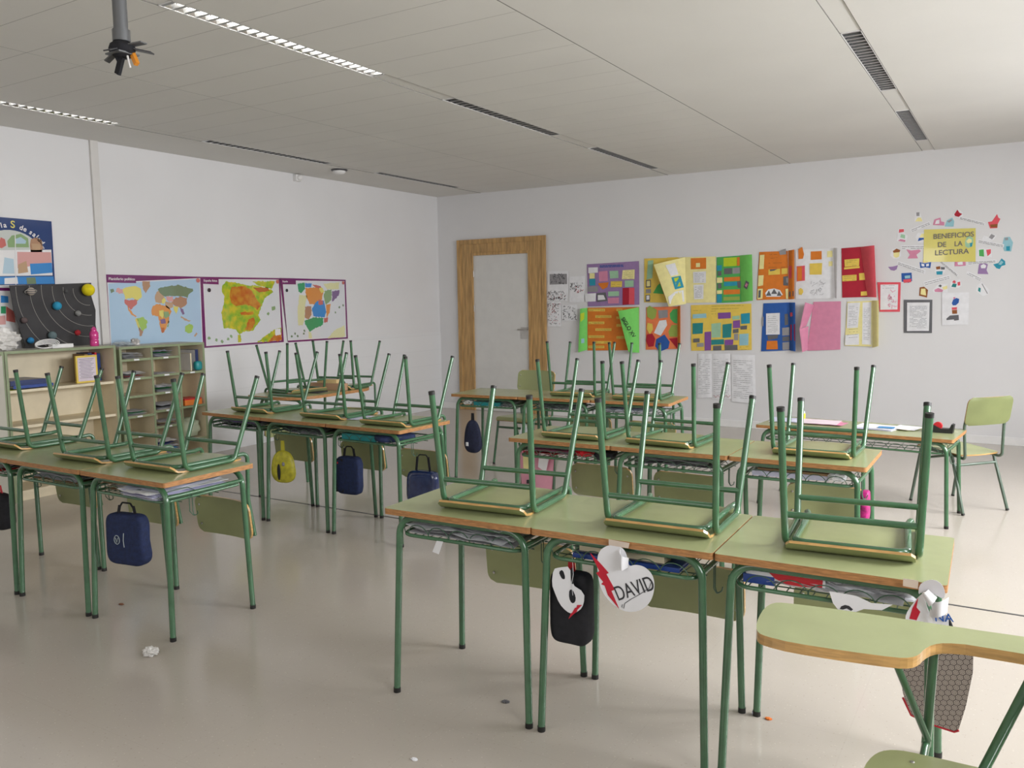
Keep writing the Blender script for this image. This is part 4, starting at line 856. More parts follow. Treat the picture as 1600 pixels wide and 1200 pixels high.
# white worksheets beside the door
q = [(1.673,1.801),(1.968,1.796),(1.969,1.562),(1.670,1.566)]; o = poster('worksheet', 'white worksheet with grey drawings next to the door, topmost left', q, 'w', [([(1.708,1.764),(1.949,1.761),(1.950,1.637),(1.708,1.634)], 'x')], 0.002, 'worksheet')
polys('handwriting', o, FB, scribbles([(1.708,1.777),(1.949,1.770),(1.949,1.629),(1.708,1.634)], 46, 3, M_INK, 0.008), 0.012)
q = [(1.667,1.566),(1.969,1.563),(1.950,1.433),(1.663,1.432)]; o = poster('worksheet', 'white worksheet with heavy black scribbles beside the door frame, second from top', q, 'w', (), 0.002, 'worksheet')
polys('handwriting', o, FB, scribbles(q, 60, 5, M_INK, 0.011) + scribbles(q, 12, 6, PC['r'], 0.008), 0.010)
q = [(1.977,1.723),(2.195,1.730),(2.183,1.413),(1.979,1.413)]; o = poster('worksheet', 'white worksheet with a branching diagram left of the purple poster', q, 'w', (), 0.002, 'worksheet')
polys('handwriting', o, FB, scribbles([(1.981,1.661),(2.185,1.656),(2.184,1.516),(1.979,1.520)], 34, 7, M_INK, 0.012) + scribbles([(2.065,1.634),(2.185,1.590),(2.184,1.516),(2.064,1.518)], 12, 8, PC['R'], 0.008), 0.010)
q = [(1.670,1.427),(1.867,1.424),(1.864,1.116),(1.670,1.115)]; o = poster('worksheet', 'white worksheet with red and black sums low beside the door frame', q, 'w', (), 0.002, 'worksheet')
polys('handwriting', o, FB, scribbles(q, 46, 9, M_INK, 0.009) + scribbles(q, 26, 10, PC['r'], 0.009), 0.010)
q = [(1.872,1.377),(2.088,1.383),(2.092,1.187),(1.873,1.182)]; o = poster('worksheet', 'white worksheet with a black branching diagram left of the orange poster', q, 'w', (), 0.002, 'worksheet')
polys('handwriting', o, FB, scribbles(q, 42, 11, M_INK, 0.012), 0.010)
# 1 purple
q = [(2.222,1.867),(2.896,1.881),(2.902,1.374),(2.232,1.358)]
o = poster('purple_poster', 'purple poster with coloured notes and a dark red folded card, leftmost of the large posters', q, 'l', [([(2.383,1.775),(2.498,1.781),(2.501,1.661),(2.389,1.656)], 'P'), ([(2.523,1.777),(2.636,1.778),(2.639,1.692),(2.531,1.689)], 'm'), ([(2.693,1.781),(2.846,1.785),(2.843,1.674),(2.683,1.676)], 'Y'),
   ([(2.257,1.690),(2.337,1.691),(2.337,1.611),(2.260,1.609)], 'c'), ([(2.376,1.638),(2.514,1.645),(2.494,1.585),(2.433,1.560),(2.379,1.618)], 'o'), ([(2.541,1.655),(2.686,1.654),(2.683,1.585),(2.537,1.584)], 'y'), ([(2.721,1.660),(2.833,1.660),(2.833,1.585),(2.721,1.584)], 'm'),
   ([(2.505,1.534),(2.647,1.536),(2.646,1.480),(2.505,1.478)], 'm'), ([(2.500,1.458),(2.646,1.462),(2.643,1.392),(2.505,1.391)], 'P'), ([(2.693,1.573),(2.775,1.574),(2.774,1.379),(2.692,1.374)], 'r'), ([(2.775,1.574),(2.843,1.573),(2.843,1.378),(2.774,1.379)], 'R'),
   ([(2.244,1.828),(2.372,1.827),(2.371,1.763),(2.243,1.759)], 'w'), ([(2.260,1.759),(2.329,1.757),(2.328,1.695),(2.260,1.693)], 'Y'), ([(2.234,1.598),(2.370,1.602),(2.370,1.533),(2.238,1.533)], 'x'), ([(2.199,1.513),(2.345,1.519),(2.341,1.419),(2.203,1.416)], 'w'), ([(2.353,1.518),(2.472,1.526),(2.496,1.424),(2.358,1.411)], 'k'), ([(2.370,1.495),(2.446,1.494),(2.471,1.440),(2.370,1.434)], 'w')],
   writing=[([(2.693,1.781),(2.846,1.785),(2.843,1.674),(2.683,1.676)], 5, 1), ([(2.541,1.655),(2.686,1.654),(2.683,1.585),(2.537,1.584)], 3, 2)])
polys('heading', o, FB, [(p, PC['b'], 0) for p in lines_on([(2.397,1.857),(2.705,1.855),(2.705,1.816),(2.397,1.816)], 2, 0.95, 0.009, 4, 0.0, 1.0, .2, .6)], 0.0155)
# 2 orange with green leaves
q = [(2.227,1.344),(2.899,1.348),(2.899,0.840),(2.224,0.823)]
bars = [(350,612,480,632), (405,663,530,683), (350,712,475,732), (405,765,530,785), (350,820,475,840), (395,865,530,885), (350,900,475,920), (570,612,640,630), (570,672,640,692), (570,732,650,752), (570,826,660,846)]
o = poster('orange_poster', 'brown-orange poster with yellow strips and two bright green leaves, below the purple poster', q, 'o', [], writing=[])
it = []
for P4 in [[(2.241,1.332),(2.462,1.330),(2.462,1.299),(2.240,1.301)], [(2.335,1.252),(2.546,1.251),(2.546,1.221),(2.334,1.221)], [(2.240,1.176),(2.453,1.176),(2.453,1.146),(2.239,1.145)], [(2.334,1.094),(2.546,1.095),(2.545,1.064),(2.334,1.063)], [(2.239,1.008),(2.453,1.010),(2.452,0.979),(2.238,0.977)],
           [(2.316,0.939),(2.545,0.942),(2.545,0.911),(2.316,0.908)], [(2.238,0.883),(2.452,0.886),(2.452,0.855),(2.238,0.852)], [(2.613,1.329),(2.687,1.328),(2.687,1.301),(2.613,1.301)], [(2.613,1.237),(2.704,1.237),(2.704,1.207),(2.613,1.207)], [(2.613,1.146),(2.728,1.146),(2.728,1.116),(2.612,1.115)], [(2.612,1.002),(2.769,1.004),(2.769,0.973),(2.612,0.971)]]:
    it.append((P4, PC['y'], 0))
polys('pasted_notes', o, FB, it, 0.0128)
polys('handwriting', o, FB, [(p, PC['n'], 0) for i, (P4, _, _) in enumerate(it) for p in lines_on(P4, 2, 0.9, 0.003, i, .05, .95, .3, .7)], 0.0142)
flap('folded_leaf', o, [(2.154,1.332),(2.227,1.343),(2.224,0.833),(2.124,0.799)], 'G', [([(2.160,1.273),(2.202,1.288),(2.198,1.211),(2.160,1.172)], 'h'), ([(2.165,0.968),(2.197,0.972),(2.196,0.917),(2.165,0.913)], 's')], 'R', 0.05)
lf = flap('folded_leaf', o, [(2.676,1.301),(2.899,1.345),(2.903,0.810),(2.810,0.823)], 'G', [], 'R', 0.10); lf['label'] = 'green leaf with black lettering'
text('SIGLO XV', lambda u, v, w: (u, -w, v), [(2.719,1.210)][0], 0.066, M_INK, 0.118, o, -0.98, 'leaf_lettering', bold=0.0012, fit=0.27)
# 3 ochre with pale yellow leaf
q = [(2.963,1.908),(3.391,1.903),(3.393,1.391),(2.963,1.401)]
o = poster('ochre_poster', 'ochre poster with a tilted pale yellow leaf folded over it', q, 'y', [([(3.011,1.880),(3.078,1.886),(3.066,1.680),(2.995,1.663)], 'm'), ([(2.987,1.659),(3.047,1.660),(3.048,1.573),(2.987,1.570)], 'k'), ([(2.997,1.647),(3.038,1.649),(3.038,1.587),(2.997,1.585)], 'Y'), ([(2.987,1.552),(3.048,1.554),(3.048,1.506),(2.987,1.505)], 'x'), ([(2.984,1.485),(3.038,1.489),(3.038,1.410),(2.984,1.409)], 'k'), ([(2.994,1.478),(3.029,1.480),(3.029,1.433),(2.994,1.430)], 'w'),
   ([(3.075,1.506),(3.129,1.593),(3.184,1.636),(3.215,1.577),(3.216,1.492)], 'g'), ([(3.153,1.637),(3.231,1.606),(3.262,1.444),(3.231,1.430)], 'r'), ([(3.129,1.755),(3.152,1.757),(3.153,1.710),(3.132,1.708)], 'k'), ([(3.245,1.909),(3.375,1.907),(3.376,1.871),(3.250,1.868)], 'y')])
flap('folded_leaf', o, [(3.126,1.829),(3.459,1.903),(3.473,1.376),(3.309,1.348)], 'Y', [([(3.261,1.817),(3.360,1.842),(3.399,1.711),(3.323,1.694)], 'w'), ([(3.328,1.679),(3.419,1.697),(3.453,1.565),(3.370,1.542)], 'c'), ([(3.354,1.670),(3.401,1.680),(3.404,1.638),(3.365,1.629)], 'h'), ([(3.371,1.617),(3.413,1.626),(3.423,1.580),(3.380,1.571)], 'h'), ([(3.370,1.518),(3.450,1.534),(3.460,1.405),(3.317,1.378),(3.301,1.458)], 'w')], 'R', 0.11)
q = [(3.394,1.906),(3.814,1.899),(3.819,1.391),(3.396,1.387)]
poster('pale_yellow_poster', 'pale yellow poster with an orange square and two white papers', q, 'Y', [([(3.526,1.889),(3.704,1.888),(3.705,1.766),(3.527,1.766)], 'o'), ([(3.587,1.833),(3.634,1.834),(3.634,1.788),(3.587,1.787)], 'Y'), ([(3.554,1.735),(3.703,1.738),(3.704,1.609),(3.558,1.610)], 'w'), ([(3.561,1.591),(3.677,1.593),(3.676,1.431),(3.567,1.428)], 'w')],
   writing=[([(3.560,1.728),(3.694,1.731),(3.695,1.617),(3.566,1.616)], 6, 21), ([(3.566,1.584),(3.672,1.586),(3.670,1.438),(3.572,1.435)], 9, 22)])
# 4 green striped
q = [(3.822,1.889),(4.094,1.898),(4.107,1.390),(3.827,1.383)]
o = poster('green_poster', 'green poster with blue, brown and yellow stripes and a plain green leaf', q, 'g', [([(3.827,1.798),(3.882,1.800),(3.883,1.742),(3.827,1.741)], 'c'), ([(3.902,1.878),(4.048,1.880),(4.049,1.786),(3.903,1.784)], 'h'), ([(4.051,1.880),(4.081,1.882),(4.082,1.788),(4.052,1.786)], 'o'), ([(3.908,1.763),(3.996,1.765),(3.997,1.700),(3.909,1.699)], 'k'), ([(4.003,1.765),(4.085,1.769),(4.086,1.704),(4.004,1.701)], 'x'),
   ([(3.909,1.664),(4.087,1.668),(4.087,1.622),(3.909,1.620)], 'o'), ([(3.909,1.613),(4.097,1.615),(4.098,1.573),(3.910,1.567)], 'c'), ([(3.905,1.528),(4.088,1.531),(4.089,1.480),(3.906,1.475)], 'o'), ([(3.906,1.449),(4.086,1.452),(4.087,1.413),(3.907,1.409)], 'e'), ([(3.828,1.665),(3.890,1.665),(3.891,1.607),(3.829,1.605)], 'Y'), ([(3.839,1.732),(3.880,1.733),(3.880,1.685),(3.840,1.683)], 'k'),
   ([(3.840,1.599),(3.881,1.599),(3.882,1.545),(3.841,1.542)], 'k'), ([(3.829,1.523),(3.889,1.525),(3.889,1.485),(3.830,1.483)], 'Y'), ([(3.830,1.476),(3.886,1.479),(3.887,1.389),(3.831,1.387)], 'c'), ([(4.054,1.616),(4.094,1.619),(4.098,1.545),(4.065,1.546)], 'k')])
flap('folded_leaf', o, [(4.081,1.898),(4.227,1.902),(4.244,1.405),(4.103,1.390)], 'G', [([(4.163,1.624),(4.202,1.600),(4.175,1.526),(4.134,1.553)], 'k'), ([(4.166,1.597),(4.188,1.584),(4.173,1.552),(4.150,1.565)], 'P')], 'L', 0.05)
# 5 orange
q = [(4.291,1.927),(4.591,1.925),(4.610,1.416),(4.270,1.411)]
o = poster('orange_mountain_poster', 'bright orange poster with a white paper of black peaks at its foot', q, 'o', [([(4.300,1.894),(4.348,1.896),(4.342,1.744),(4.294,1.742)], 'Y'), ([(4.288,1.675),(4.343,1.677),(4.338,1.568),(4.284,1.558)], 'Y'), ([(4.284,1.530),(4.337,1.532),(4.334,1.423),(4.279,1.420)], 'Y'), ([(4.291,1.514),(4.316,1.517),(4.314,1.439),(4.289,1.433)], 'k'), ([(4.393,1.736),(4.516,1.740),(4.517,1.680),(4.394,1.677)], 'y'), ([(4.409,1.736),(4.488,1.739),(4.453,1.721),(4.409,1.716)], 'k'),
   ([(4.531,1.741),(4.594,1.745),(4.595,1.685),(4.532,1.681)], 'y'), ([(4.552,1.655),(4.601,1.660),(4.603,1.559),(4.553,1.563)], 'k'), ([(4.580,1.642),(4.602,1.644),(4.603,1.590),(4.584,1.591)], 'x'), ([(4.362,1.484),(4.393,1.523),(4.456,1.533),(4.520,1.513),(4.549,1.465),(4.521,1.443),(4.375,1.445)], 'w'), ([(4.370,1.455),(4.401,1.512),(4.429,1.454)], 'k'), ([(4.426,1.475),(4.456,1.530),(4.492,1.473)], 'k'), ([(4.486,1.453),(4.507,1.507),(4.540,1.452)], 'k'), ([(4.576,1.524),(4.604,1.527),(4.606,1.419),(4.584,1.419)], 'Y'), ([(4.500,1.926),(4.571,1.951),(4.579,1.891),(4.513,1.886)], 'x')],
   writing=[([(4.387,1.899),(4.497,1.902),(4.498,1.855),(4.388,1.851)], 2, 31), ([(4.373,1.812),(4.593,1.809),(4.594,1.749),(4.374,1.756)], 2, 32)])
flap('folded_leaf', o, [(4.598,1.928),(4.669,1.934),(4.679,1.415),(4.612,1.413)], 'o', [([(4.617,1.495),(4.672,1.502),(4.673,1.447),(4.618,1.440)], 'k'), ([(4.609,1.764),(4.643,1.766),(4.645,1.637),(4.611,1.634)], 'R')], 'L', 0.045)
# 6 white
q = [(4.669,1.934),(5.057,1.932),(5.084,1.417),(4.679,1.415)]
o = poster('white_poster', 'white poster with orange squares and a yellow oval', q, 'w', [([(4.701,1.936),(4.740,1.962),(4.760,1.884),(4.749,1.837),(4.706,1.836)], 'o'), ([(4.689,1.761),(4.771,1.765),(4.774,1.608),(4.692,1.601)], 'R'), ([(4.695,1.753),(4.741,1.755),(4.744,1.612),(4.698,1.607)], 'o'), ([(4.828,1.909),(4.937,1.910),(4.939,1.824),(4.829,1.822)], 'o'), ([(4.819,1.785),(4.945,1.786),(4.942,1.666),(4.822,1.669)], 'y'), ([(4.712,1.517),(4.733,1.532),(4.755,1.516),(4.761,1.489),(4.744,1.458),(4.716,1.462)], 'y'),
   ([(4.992,1.905),(5.043,1.910),(5.045,1.844),(4.993,1.843)], 'Y'), ([(5.009,1.800),(5.046,1.801),(5.047,1.752),(5.010,1.750)], 'Y')])
polys('pencil_drawing', o, FB, scribbles([(4.826,1.616),(4.990,1.628),(4.994,1.442),(4.829,1.436)], 26, 41, P_GREY, 0.014), 0.016)
flap('folded_leaf', o, [(5.051,1.936),(5.104,1.933),(5.110,1.417),(5.077,1.425)], 'w', [], 'L', 0.05)
# 7 red
q = [(5.130,1.929),(5.394,1.938),(5.412,1.428),(5.149,1.424)]
o = poster('red_poster', 'dark red poster with yellow notes and a coral leaf, rightmost of the upper row', q, 'r', [([(5.162,1.812),(5.306,1.819),(5.305,1.743),(5.167,1.739)], 'y'), ([(5.161,1.733),(5.310,1.740),(5.311,1.722),(5.161,1.712)], 'y'), ([(5.144,1.651),(5.284,1.656),(5.285,1.596),(5.147,1.590)], 'y'), ([(5.306,1.668),(5.369,1.672),(5.371,1.602),(5.311,1.598)], 'y'), ([(5.328,1.482),(5.388,1.486),(5.389,1.442),(5.329,1.440)], 'y')],
   writing=[([(5.168,1.806),(5.300,1.813),(5.299,1.747),(5.172,1.745)], 4, 51), ([(5.148,1.646),(5.281,1.652),(5.282,1.599),(5.153,1.596)], 3, 52)])
flap('folded_leaf', o, [(5.313,1.933),(5.455,1.940),(5.488,1.422),(5.392,1.427)], 'R', [], 'L', 0.08)
# lower row
q = [(2.987,1.344),(3.375,1.349),(3.381,0.863),(2.983,0.846)]
o = poster('shape_poster', 'orange-red poster with coloured shapes and a salmon leaf', q, 'O', [([(2.997,1.332),(3.032,1.361),(3.122,1.313),(3.107,1.224),(3.064,1.197),(3.004,1.232)], 'e'), ([(3.279,1.268),(3.317,1.315),(3.372,1.323),(3.373,1.150),(3.333,1.162),(3.287,1.206)], 'g'), ([(3.264,1.061),(3.302,1.135),(3.373,1.143),(3.374,1.003),(3.280,1.002)], 'e'), ([(3.138,1.305),(3.255,1.312),(3.256,1.224),(3.146,1.212)], 'x'), ([(3.154,1.187),(3.237,1.197),(3.248,1.135),(3.170,1.013),(3.087,1.045)], 'w'), ([(3.007,1.162),(3.067,1.150),(3.075,1.083),(3.036,1.027),(2.997,1.090)], 'y'),
   ([(3.001,1.027),(3.068,1.036),(3.103,0.978),(3.084,0.888),(3.020,0.880),(2.988,0.955)], 'r'), ([(3.115,0.971),(3.217,1.028),(3.280,0.943),(3.265,0.869),(3.155,0.825),(3.103,0.889)], 'b'), ([(3.272,0.980),(3.374,0.992),(3.375,0.863)], 'r')])
flap('folded_leaf', o, [(3.375,1.355),(3.424,1.357),(3.427,0.864),(3.378,0.856)], 'o', [], 'L', 0.05)
q = [(3.529,1.363),(4.213,1.373),(4.224,0.866),(3.537,0.844)]
o = poster('yellow_poster', 'wide golden yellow poster with teal and purple notes, middle of the lower row', q, 'y', [([(3.552,1.258),(3.709,1.269),(3.714,1.219),(3.552,1.211)], 's'), ([(3.553,1.157),(3.675,1.163),(3.671,1.042),(3.554,1.034)], 't'), ([(3.693,1.059),(3.767,1.066),(3.769,0.855),(3.695,0.850)], 'p'), ([(3.845,1.274),(3.989,1.279),(3.989,1.213),(3.846,1.207)], 'p'), ([(3.770,1.152),(3.880,1.164),(3.877,1.002),(3.775,0.996)], 'm'), ([(3.898,1.144),(4.003,1.157),(3.995,1.002),(3.901,0.994)], 't'), ([(4.102,1.262),(4.200,1.272),(4.202,1.157),(4.106,1.151)], 'c'),
   ([(4.015,1.185),(4.093,1.194),(4.094,1.108),(4.016,1.103)], 'p'), ([(4.006,1.235),(4.089,1.243),(4.089,1.203),(4.010,1.197)], 'm'), ([(4.098,1.128),(4.172,1.135),(4.170,1.092),(4.099,1.088)], 'k'), ([(4.016,1.091),(4.077,1.098),(4.078,1.054),(4.016,1.048)], 'k'), ([(4.028,1.042),(4.075,1.045),(4.076,0.971),(4.029,0.970)], 'x'), ([(4.088,1.039),(4.190,1.046),(4.188,0.918),(4.089,0.913)], 's'), ([(3.771,0.972),(3.916,0.981),(3.917,0.924),(3.772,0.915)], 't'), ([(3.925,0.974),(4.022,0.979),(4.018,0.920),(3.925,0.914)], 'p'),
   ([(3.793,0.905),(3.888,0.910),(3.889,0.857),(3.793,0.853)], 'k'), ([(3.925,0.914),(4.069,0.920),(4.070,0.863),(3.926,0.857)], 'k'), ([(3.563,0.982),(3.636,0.988),(3.637,0.944),(3.563,0.939)], 'k'), ([(3.607,0.931),(3.685,0.938),(3.686,0.894),(3.607,0.889)], 'x')],
   writing=[([(3.725,1.353),(4.178,1.360),(4.178,1.321),(3.725,1.314)], 2, 61), ([(3.546,1.304),(3.682,1.308),(3.683,1.278),(3.547,1.275)], 1, 62), ([(3.755,1.297),(3.828,1.300),(3.829,1.260),(3.755,1.257)], 2, 63), ([(4.085,0.900),(4.200,0.907),(4.201,0.869),(4.085,0.864)], 2, 64)])
q = [(4.343,1.374),(4.623,1.381),(4.634,0.870),(4.326,0.852)]
o = poster('blue_poster', 'deep blue poster with a white page and a folded blue leaf', q, 'b', [([(4.375,1.264),(4.521,1.270),(4.524,1.039),(4.378,1.035)], 'w'), ([(4.393,1.028),(4.509,1.036),(4.500,0.997),(4.402,0.975)], 'k'), ([(4.389,0.967),(4.500,0.971),(4.507,0.879),(4.384,0.874)], 'o'), ([(4.571,1.257),(4.605,1.260),(4.610,1.145),(4.576,1.136)], 'k'), ([(4.548,1.110),(4.623,1.117),(4.625,1.030),(4.550,1.026)], 'x'), ([(4.553,1.014),(4.625,1.021),(4.626,0.969),(4.554,0.965)], 'k'), ([(4.554,0.952),(4.626,0.960),(4.628,0.876),(4.556,0.872)], 'x'), ([(4.337,1.226),(4.350,1.229),(4.348,1.129),(4.335,1.125)], 'x')],
   writing=[([(4.381,1.255),(4.514,1.261),(4.518,1.049),(4.384,1.044)], 9, 71)])
flap('folded_leaf', o, [(4.620,1.381),(4.690,1.380),(4.703,0.862),(4.634,0.867)], 'b', [([(4.630,1.270),(4.661,1.276),(4.665,1.238),(4.637,1.228)], 'R'), ([(4.639,1.145),(4.691,1.152),(4.697,0.974),(4.641,0.979)], 'r')], 'L', 0.05)
q = [(4.864,1.384),(5.137,1.386),(5.143,0.886),(4.810,0.867)]
o = poster('pink_poster', 'plain pink card poster with a curled left leaf', q, 'P', [])
flap('folded_leaf', o, [(4.800,1.382),(4.876,1.350),(4.797,1.130),(4.748,1.098)], 'P', [], 'R', 0.09); flap('folded_leaf', o, [(4.748,1.098),(4.820,1.130),(4.819,0.877),(4.780,0.857)], 'P', [], 'R', 0.09)
q = [(5.198,1.380),(5.438,1.390),(5.445,0.922),(5.183,0.927)]
o = poster('cream_poster', 'cream poster covered with pencil writing and a pale leaf, rightmost of the lower row', q, 'Y', [([(5.204,1.368),(5.324,1.373),(5.309,1.116),(5.202,1.108)], 'w'), ([(5.348,1.372),(5.430,1.375),(5.439,0.941),(5.353,0.945)], 'w'), ([(5.189,1.038),(5.322,1.052),(5.324,0.940),(5.188,0.933)], 'w')],
   writing=[([(5.209,1.362),(5.317,1.367),(5.306,1.124),(5.207,1.116)], 12, 81), ([(5.353,1.360),(5.425,1.363),(5.433,0.956),(5.358,0.960)], 18, 82), ([(5.190,1.108),(5.323,1.119),(5.323,1.009),(5.193,1.000)], 4, 83)])
flap('folded_leaf', o, [(5.437,1.390),(5.508,1.392),(5.519,0.932),(5.451,0.911)], 'Y', [], 'L', 0.07)
for lb, q, sd in (('long white list hanging below the yellow poster, leftmost of three', [(3.617,0.811),(3.775,0.814),(3.783,0.320),(3.610,0.305)], 1), ('middle white list hanging below the yellow poster, zigzag drawn at its foot', [(3.776,0.814),(3.987,0.822),(4.003,0.317),(3.784,0.299)], 2),
                  ('longest greyish list hanging below the yellow poster, rightmost of three', [(3.997,0.812),(4.259,0.809),(4.276,0.274),(4.007,0.283)], 3)):
    o = poster('hanging_list', lb, q, 'w', [], 0.008, 'paper list', writing=[(q, 20, 90 + sd)], group='paper lists')
    if sd == 2:
        zz = [(3.808,0.348),(3.833,0.322),(3.856,0.350),(3.881,0.324),(3.904,0.353),(3.928,0.327),(3.952,0.355),(3.976,0.329),(3.996,0.357)]
        b = MB(); b.tube([FB(u, v, 0.022) for u, v in zz], 0.002, PC['r'], 6); b.build('zigzag', o)
# notices right of the posters
q = [(5.481,1.574),(5.697,1.569),(5.698,1.275),(5.509,1.276)]
o = poster('notice', 'pink notice in an orange frame right of the red poster', q, 'R', [([(5.511,1.549),(5.675,1.548),(5.675,1.298),(5.516,1.296)], 'w')], 0.003, 'notice', group='notices on the door wall', writing=[([(5.518,1.544),(5.668,1.543),(5.669,1.512),(5.518,1.510)], 2, 101)])
polys('pink_drawing', o, FB, scribbles([(5.584,1.501),(5.667,1.500),(5.666,1.302),(5.590,1.302)], 24, 12, paper(0.75, 0.25, 0.38), 0.014), 0.0135)
q = [(5.730,1.394),(5.986,1.391),(5.992,1.064),(5.740,1.065)]
o = poster('notice', 'white printed notice in a black frame', q, 'k', [([(5.761,1.366),(5.963,1.366),(5.965,1.086),(5.767,1.083)], 'w')], 0.003, 'notice', group='notices on the door wall', writing=[([(5.766,1.364),(5.959,1.362),(5.963,1.091),(5.772,1.088)], 17, 102)])
q = [(6.066,1.457),(6.301,1.458),(6.305,1.148),(6.078,1.140)]
o = poster('notice', 'white drawing of a stack of books with a reader on top', q, 'w', [([(6.156,1.354),(6.168,1.391),(6.194,1.405),(6.219,1.396),(6.215,1.359),(6.192,1.335),(6.167,1.334)], 'b'), ([(6.157,1.314),(6.203,1.316),(6.202,1.294),(6.160,1.292)], 'R'), ([(6.160,1.289),(6.204,1.291),(6.206,1.254),(6.164,1.252)], 'n'), ([(6.144,1.236),(6.175,1.239),(6.182,1.198),(6.117,1.192),(6.114,1.205)], 'k'), ([(6.175,1.239),(6.219,1.242),(6.223,1.192),(6.182,1.186)], 'k'), ([(6.167,1.413),(6.185,1.415),(6.183,1.397),(6.170,1.396)], 'P')], 0.003, 'notice', group='notices on the door wall')
# the reading sign
q = [(5.891,2.077),(6.334,2.066),(6.345,1.748),(5.894,1.763)]
o = wall_sheet('reading_sign', 'pale yellow sign reading BENEFICIOS DE LA LECTURA', 'sign', FB, q, mat('laminated_yellow', (0.76, 0.71, 0.47), 0.2, coat=0.6), 0.004, 0.0012)
MI = mat('grey_print', (0.16, 0.15, 0.14), 0.4)
for s_, p_, sz in (('BENEFICIOS', (484,318), 0.098), ('DE    LA', (520,384), 0.100), ('LECTURA', (498,446), 0.098)):
    pp = {484: [(5.973,1.981)][0], 520: [(6.015,1.900)][0], 498: [(5.992,1.823)][0]}[p_[0]]
    text(s_, FB, pp, 0.068, MI, 0.0095, o, 0.02, 'sign_lettering', bold=0.0008, fit={484: 0.350, 520: 0.215, 498: 0.295}[p_[0]])
polys('printed_figure', o, FB, [([(6.248,1.940),(6.261,1.982),(6.291,1.993),(6.315,1.973),(6.320,1.931),(6.311,1.895),(6.279,1.880),(6.253,1.897)], PC['m'], 0), ([(6.258,1.946),(6.281,1.972),(6.305,1.959),(6.304,1.931),(6.272,1.924)], PC['Y'], 1), ([(6.291,1.926),(6.313,1.930),(6.310,1.894),(6.295,1.889)], PC['c'], 2)], 0.0056)
# cut-out figures and printed strips around the sign
def cutout(label, pts_list, group='cut-out figures around the sign'):
    t = polys('cutout_figure', None, FB, [(p, PC[c], i * 0.6) for i, (p, c) in enumerate(pts_list)], 0.0015); tag(t, label, 'cut-out figure', group); return t
cutout('tan cut-out dog at the upper left of the sign', [([(5.803,2.161),(5.807,2.248),(5.846,2.251),(5.865,2.195),(5.880,2.154)], 'w'), ([(5.809,2.161),(5.831,2.197),(5.859,2.195),(5.875,2.157)], 'Y'), ([(5.816,2.247),(5.845,2.248),(5.846,2.211),(5.819,2.212)], 'x')])
cutout('dark red cut-out butterfly above the sign', [([(6.138,2.202),(6.174,2.260),(6.221,2.220),(6.222,2.184),(6.177,2.172)], 'w'), ([(6.148,2.207),(6.174,2.250),(6.192,2.220),(6.217,2.206),(6.187,2.180),(6.156,2.191)], 'r')])
cutout('red cut-out figure with raised arms at the top right', [([(6.434,2.117),(6.467,2.121),(6.506,2.187),(6.518,2.153),(6.535,2.140),(6.512,2.088),(6.513,2.056),(6.454,2.056)], 'R'), ([(6.452,2.092),(6.515,2.094),(6.513,2.063),(6.459,2.064)], 'n')])
cutout('pale pink cut-out letters just above the sign', [([(5.967,2.117),(5.978,2.169),(6.031,2.184),(6.037,2.147),(6.066,2.139),(6.065,2.106)], 'P'), ([(5.985,2.125),(5.995,2.159),(6.023,2.165),(6.022,2.126)], 'w')])
cutout('light blue cut-out bird just above the sign', [([(6.070,2.096),(6.088,2.154),(6.133,2.178),(6.150,2.142),(6.147,2.091)], 's'), ([(6.090,2.144),(6.125,2.163),(6.134,2.153),(6.107,2.130)], 'x')])
cutout('cut-out gnome with red hat at the left of the figures', [([(5.647,1.976),(5.656,2.095),(5.710,2.102),(5.721,2.041),(5.747,2.025),(5.729,1.965)], 'w'), ([(5.665,2.059),(5.667,2.092),(5.710,2.092),(5.711,2.064)], 'R'), ([(5.678,2.012),(5.686,2.043),(5.723,2.035),(5.722,1.997)], 'm'), ([(5.659,1.979),(5.682,1.995),(5.728,1.984),(5.725,1.965)], 'P')])
cutout('blue-footed cut-out frog left of the sign', [([(5.816,2.011),(5.838,2.050),(5.915,2.049),(5.944,2.007),(5.918,1.950),(5.838,1.954)], 'w'), ([(5.850,2.003),(5.870,2.039),(5.909,2.037),(5.916,2.000)], 'Y'), ([(5.838,1.966),(5.848,1.999),(5.916,1.996),(5.924,1.958),(5.885,1.980)], 'b')])
cutout('cut-out smiling face with brown hair at the left', [([(5.592,1.839),(5.606,1.898),(5.649,1.912),(5.688,1.889),(5.692,1.835),(5.670,1.804),(5.623,1.806)], 'w'), ([(5.615,1.880),(5.649,1.904),(5.685,1.886),(5.677,1.867),(5.623,1.863)], 'n'), ([(5.621,1.863),(5.677,1.867),(5.675,1.823),(5.646,1.811),(5.625,1.825)], 'Y')])
cutout('pink cut-out birds left of the sign', [([(5.737,1.892),(5.783,1.878),(5.852,1.885),(5.869,1.869),(5.830,1.835),(5.845,1.800),(5.751,1.801),(5.771,1.838)], 'P')])
cutout('purple cut-out butterfly at the far left', [([(5.576,1.725),(5.619,1.727),(5.666,1.738),(5.655,1.697),(5.632,1.685),(5.602,1.692)], 'l')])
cutout('cut-out boy reading a big blue book', [([(5.861,1.762),(5.907,1.748),(5.963,1.758),(5.957,1.700),(5.912,1.710),(5.869,1.703)], 'b'), ([(5.890,1.758),(5.891,1.789),(5.917,1.797),(5.937,1.784),(5.935,1.757)], 'y'), ([(5.876,1.749),(5.904,1.740),(5.905,1.718),(5.880,1.721)], 'w'), ([(5.918,1.740),(5.944,1.746),(5.945,1.721),(5.921,1.717)], 'w')])
